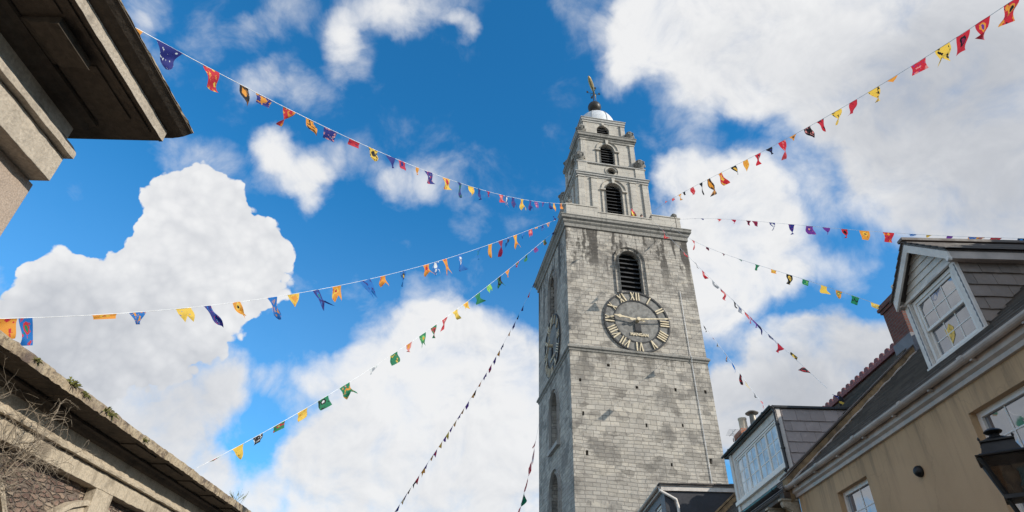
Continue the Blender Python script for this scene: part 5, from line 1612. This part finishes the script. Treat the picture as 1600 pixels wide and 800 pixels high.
STR_C = [(323,722,348,708,'GR',334,719,'t'),(364,701,380,692,'YOK',375,713,'t'),(396,687,409,679,'KWT',403,691,'q'),(427,667,446,655,'GRL',436,670,'q'),(464,647,481,635,'YOE',474,652,'q'),(495,626,515,615,'GKW',508,634,'q'),(528,605,549,593,'GOS',546,622,'s'),(575,579,592,567,'WT',582,583,'t'),(606,558,624,547,'GYK',616,566,'q'),(632,541,647,531,'SO',640,547,'t'),(656,525,664,519,'GLO',661,543,'s'),(673,512,682,506,'GRK',680,528,'t'),(690,502,699,495,'RSK',695,517,'q'),(706,491,715,484,'YGL',716,499,'t'),(721,479,733,470,'YO',732,485,'s'),
 (741,464,750,457,'GK',749,474,'q'),(758,452,769,442,'LG',766,455,'s'),(776,437,783,430,'KG',781,450,'s'),(789,426,796,419,'OR',794,431,'t'),(804,414,813,404,'RG',808,416,'t'),(821,398,825,392,'GK',822,407,'q'),(833,390,840,381,'PM',837,392,'q'),(846,379,854,371,'EG',852,381,'q'),(862,363,867,358,'N',864,366,'t')]
STR_D = [(x-2,y-2.5,x+2,y+2.5,c) for x,y,c in [(834,458,'N'),(826,471,'R'),(816,486,'N'),(809,498,'KN'),(803,510,'N'),(796,521,'OK'),(785,537,'NK'),(779,549,'OE'),(773,559,'NP'),(766,572,'RP'),(758,584,'NP'),(750,596,'OR'),(742,610,'K'),(739,617,'OE'),(730,628,'PN'),(723,640,'OE'),(718,649,'PN'),(711,659,'OC'),(705,668,'PN'),(699,679,'YE'),(695,688,'PN'),(688,697,'OY'),(680,707,'PR'),(675,717,'OE'),(666,727,'PN'),(661,737,'OE'),(652,747,'RN'),(648,754,'K'),(640,763,'EK'),(634,773,'N'),(630,780,'OC'),(622,789,'N'),(617,797,'OC')]]
STR_E = [(835,680,838,690,'RK',833,698,'t'),(832,705,835,715,'SW',831,721,'q'),(828,725,832,733,'RS',830,740,'s'),(822,747,825,755,'RS',820,764,'s'),(817,769,820,778,'GK',817,786,'q'),(811,788,815,796,'RS',810,803,'t')]
STR_F = [(1569,6,1590,-6,'ROK',1575,36,'q'),(1522,33,1542,19,'ROP',1534,57,'t'),(1493,53,1510,41,'RKM',1502,83,'q'),(1461,76,1479,62,'YKB',1476,95,'s'),(1419,101,1445,84,'RSP',1437,109,'q'),(1385,123,1400,114,'OEK',1396,127,'t'),(1357,143,1371,132,'YKR',1372,154,'t'),(1328,160,1338,154,'RK',1330,178,'q'),(1300,179,1314,169,'YK',1312,191,'t'),(1276,191,1286,185,'RKM',1290,201,'t'),(1256,202,1266,197,'KS',1268,216,'t'),(1233,215,1244,209,'OEK',1240,218,'t'),(1216,226,1228,219,'RS',1231,247,'t'),(1197,236,1206,230,'KN',1206,239,'t'),
 (1180,244,1188,240,'RKS',1188,257,'q'),(1162,253,1168,250,'OYK',1167,267,'q'),(1141,264,1151,260,'KYO',1153,273,'t'),(1120,275,1131,271,'RYO',1134,289,'q'),(1104,283,1112,280,'KO',1118,304,'q'),(1092,289,1098,287,'K',1102,304,'t'),(1078,294,1085,293,'RS',1082,303,'q'),(1066,300,1071,299,'K',1070,304,'t'),(1058,304,1066,303,'OC',1064,311,'t'),(1048,307,1054,305,'RS',1052,313,'s'),(1036,311,1044,309,'RS',1040,314,'t')]
STR_G = [(1068,334,1075,336,'KSN',1074,342,'t'),(1078,336,1088,338,'PT',1086,342,'t'),(1089,337,1102,339,'NP',1099,343,'t'),(1118,340,1130,342,'SR',1124,346,'t'),(1141,343,1152,344,'RM',1148,348,'t'),(1165,346,1174,347,'MK',1171,351,'t'),(1175,347,1184,348,'MKR',1182,351,'q'),(1200,349,1214,351,'NW',1209,357,'t'),(1231,353,1244,354,'NWR',1239,366,'t'),(1259,355,1272,356,'PNS',1266,366,'q'),(1287,358,1297,359,'PN',1293,364,'t'),(1316,360,1325,361,'RK',1321,369,'t'),(1341,362,1362,364,'OYE',1352,372,'q'),(1381,366,1398,367,'ROK',1390,375,'q'),(1418,359,1430,360,'BW',1424,369,'t'),(1445,361,1454,362,'YO',1449,370,'t'),(1478,362,1485,363,'P',1482,373,'q'),(1511,364,1523,365,'BO',1517,374,'q'),(1524,365,1536,366,'ORB',1530,374,'q'),(1546,365,1562,366,'RGO',1554,376,'q'),(1590,367,1597,368,'KB',1594,379,'q')]
STR_H = [(1080,378,1087,380,'RSW',1086,390,'t'),(1102,385,1109,387,'MK',1106,390,'q'),(1122,392,1137,397,'KM',1131,399,'t'),(1149,401,1164,406,'TG',1158,408,'t'),(1178,411,1188,414,'GOR',1182,421,'t'),(1200,419,1217,424,'OY',1209,426,'q'),(1230,429,1238,432,'KYE',1233,441,'q'),(1254,437,1265,441,'GL',1259,444,'q'),(1282,446,1293,450,'YGK',1288,457,'q'),(1306,454,1317,457,'OGY',1310,464,'t'),(1331,462,1342,466,'GK',1336,473,'q'),(1360,471,1377,476,'YC',1368,480,'q')]
STR_I = [(1030,357,1043,370,'RS',1041,373,'q'),(1058,381,1064,387,'KM',1064,392,'q'),(1064,391,1074,397,'RS',1072,401,'t'),(1079,405,1092,413,'KT',1092,417,'t'),(1094,420,1104,432,'RS',1101,434,'t'),(1110,436,1119,447,'TK',1119,452,'t'),(1125,452,1135,464,'RS',1133,467,'q'),(1143,468,1150,474,'KT',1151,480,'t'),(1151,475,1158,482,'TN',1157,487,'q'),(1163,485,1169,491,'RS',1169,499,'t'),(1169,490,1174,496,'RN',1174,503,'t'),(1175,497,1181,502,'PT',1181,510,'t'),(1182,503,1187,509,'NK',1189,519,'q'),(1196,514,1208,522,'NKT',1208,532,'q'),(1214,531,1223,536,'RPN',1215,548,'t'),(1230,543,1244,552,'KY',1240,555,'q'),(1253,560,1263,568,'KR',1250,577,'t'),(1303,597,1314,604,'NWR',1309,622,'q'),(1316,604,1328,612,'KYR',1318,628,'q')]
STR_J = [(1099,510,1103,515,'K',1103,519,'t'),(1109,520,1114,526,'MK',1115,529,'t'),(1117,529,1122,534,'KW',1122,541,'q'),(1131,549,1135,554,'KO',1137,564,'t'),(1143,568,1148,574,'BRN',1149,582,'q'),(1156,584,1160,590,'KR',1157,601,'t'),(1165,597,1169,603,'C',1169,607,'q'),(1176,608,1180,614,'KT',1180,620,'t'),(1184,622,1192,629,'RWS',1193,633,'q')]

bunting('bunting string of navy, red and orange flags from tower parapet to the near portico', tower_pt(.3, .2, 32.55), at_dist(170, 20, 10.8), STR_A)
bunting('string of blue and orange flags from tower to the near end of the stone hall', tower_pt(.0, 1.4, 32.0), at_dist(-70, 499, 13.0), STR_B)
bunting('string of green and yellow flags from tower to the far eave of the stone hall', tower_pt(-.4, 2.0, 31.05), at_dist(308, 731, 19.0), STR_C)
bunting('long string of tiny purple and orange flags falling steeply left of the tower', tower_pt(-.42, 9.6, 31.05), at_dist(606, 816, 41.0), STR_D, .1)
bunting('short bunting string of red flags dropping beside the shaded tower wall', at_dist(846, 640, 51.0), at_dist(806, 820, 45.0), STR_E)
bunting('string of red, yellow and black flags rising from tower to the top right corner', tower_pt(6.95, .1, 32.6), at_dist(1650, -45, 12.5), STR_F)
bunting('bunting string of purple, red and orange flags passing behind the white gabled dormer', tower_pt(9.2, .3, 32.5), at_dist(1650, 373, 19.5), STR_G)
bunting('bunting string of green and yellow flags from tower cornice to the dark red chimney', tower_pt(8.3, -.42, 31.05), at_dist(1394, 484, 19.6), STR_H)
bunting('string of red and black flags crossing the tower front to the red ridge tiles', tower_pt(7.0, -.42, 31.25), street(RX - .45, 18.2, 9.75), STR_I)
bunting('short string of black and red flags from behind the tower to the flat-roofed dormer', at_dist(1084, 488, 50.0), at_dist(1198, 641, 24.0), STR_J)
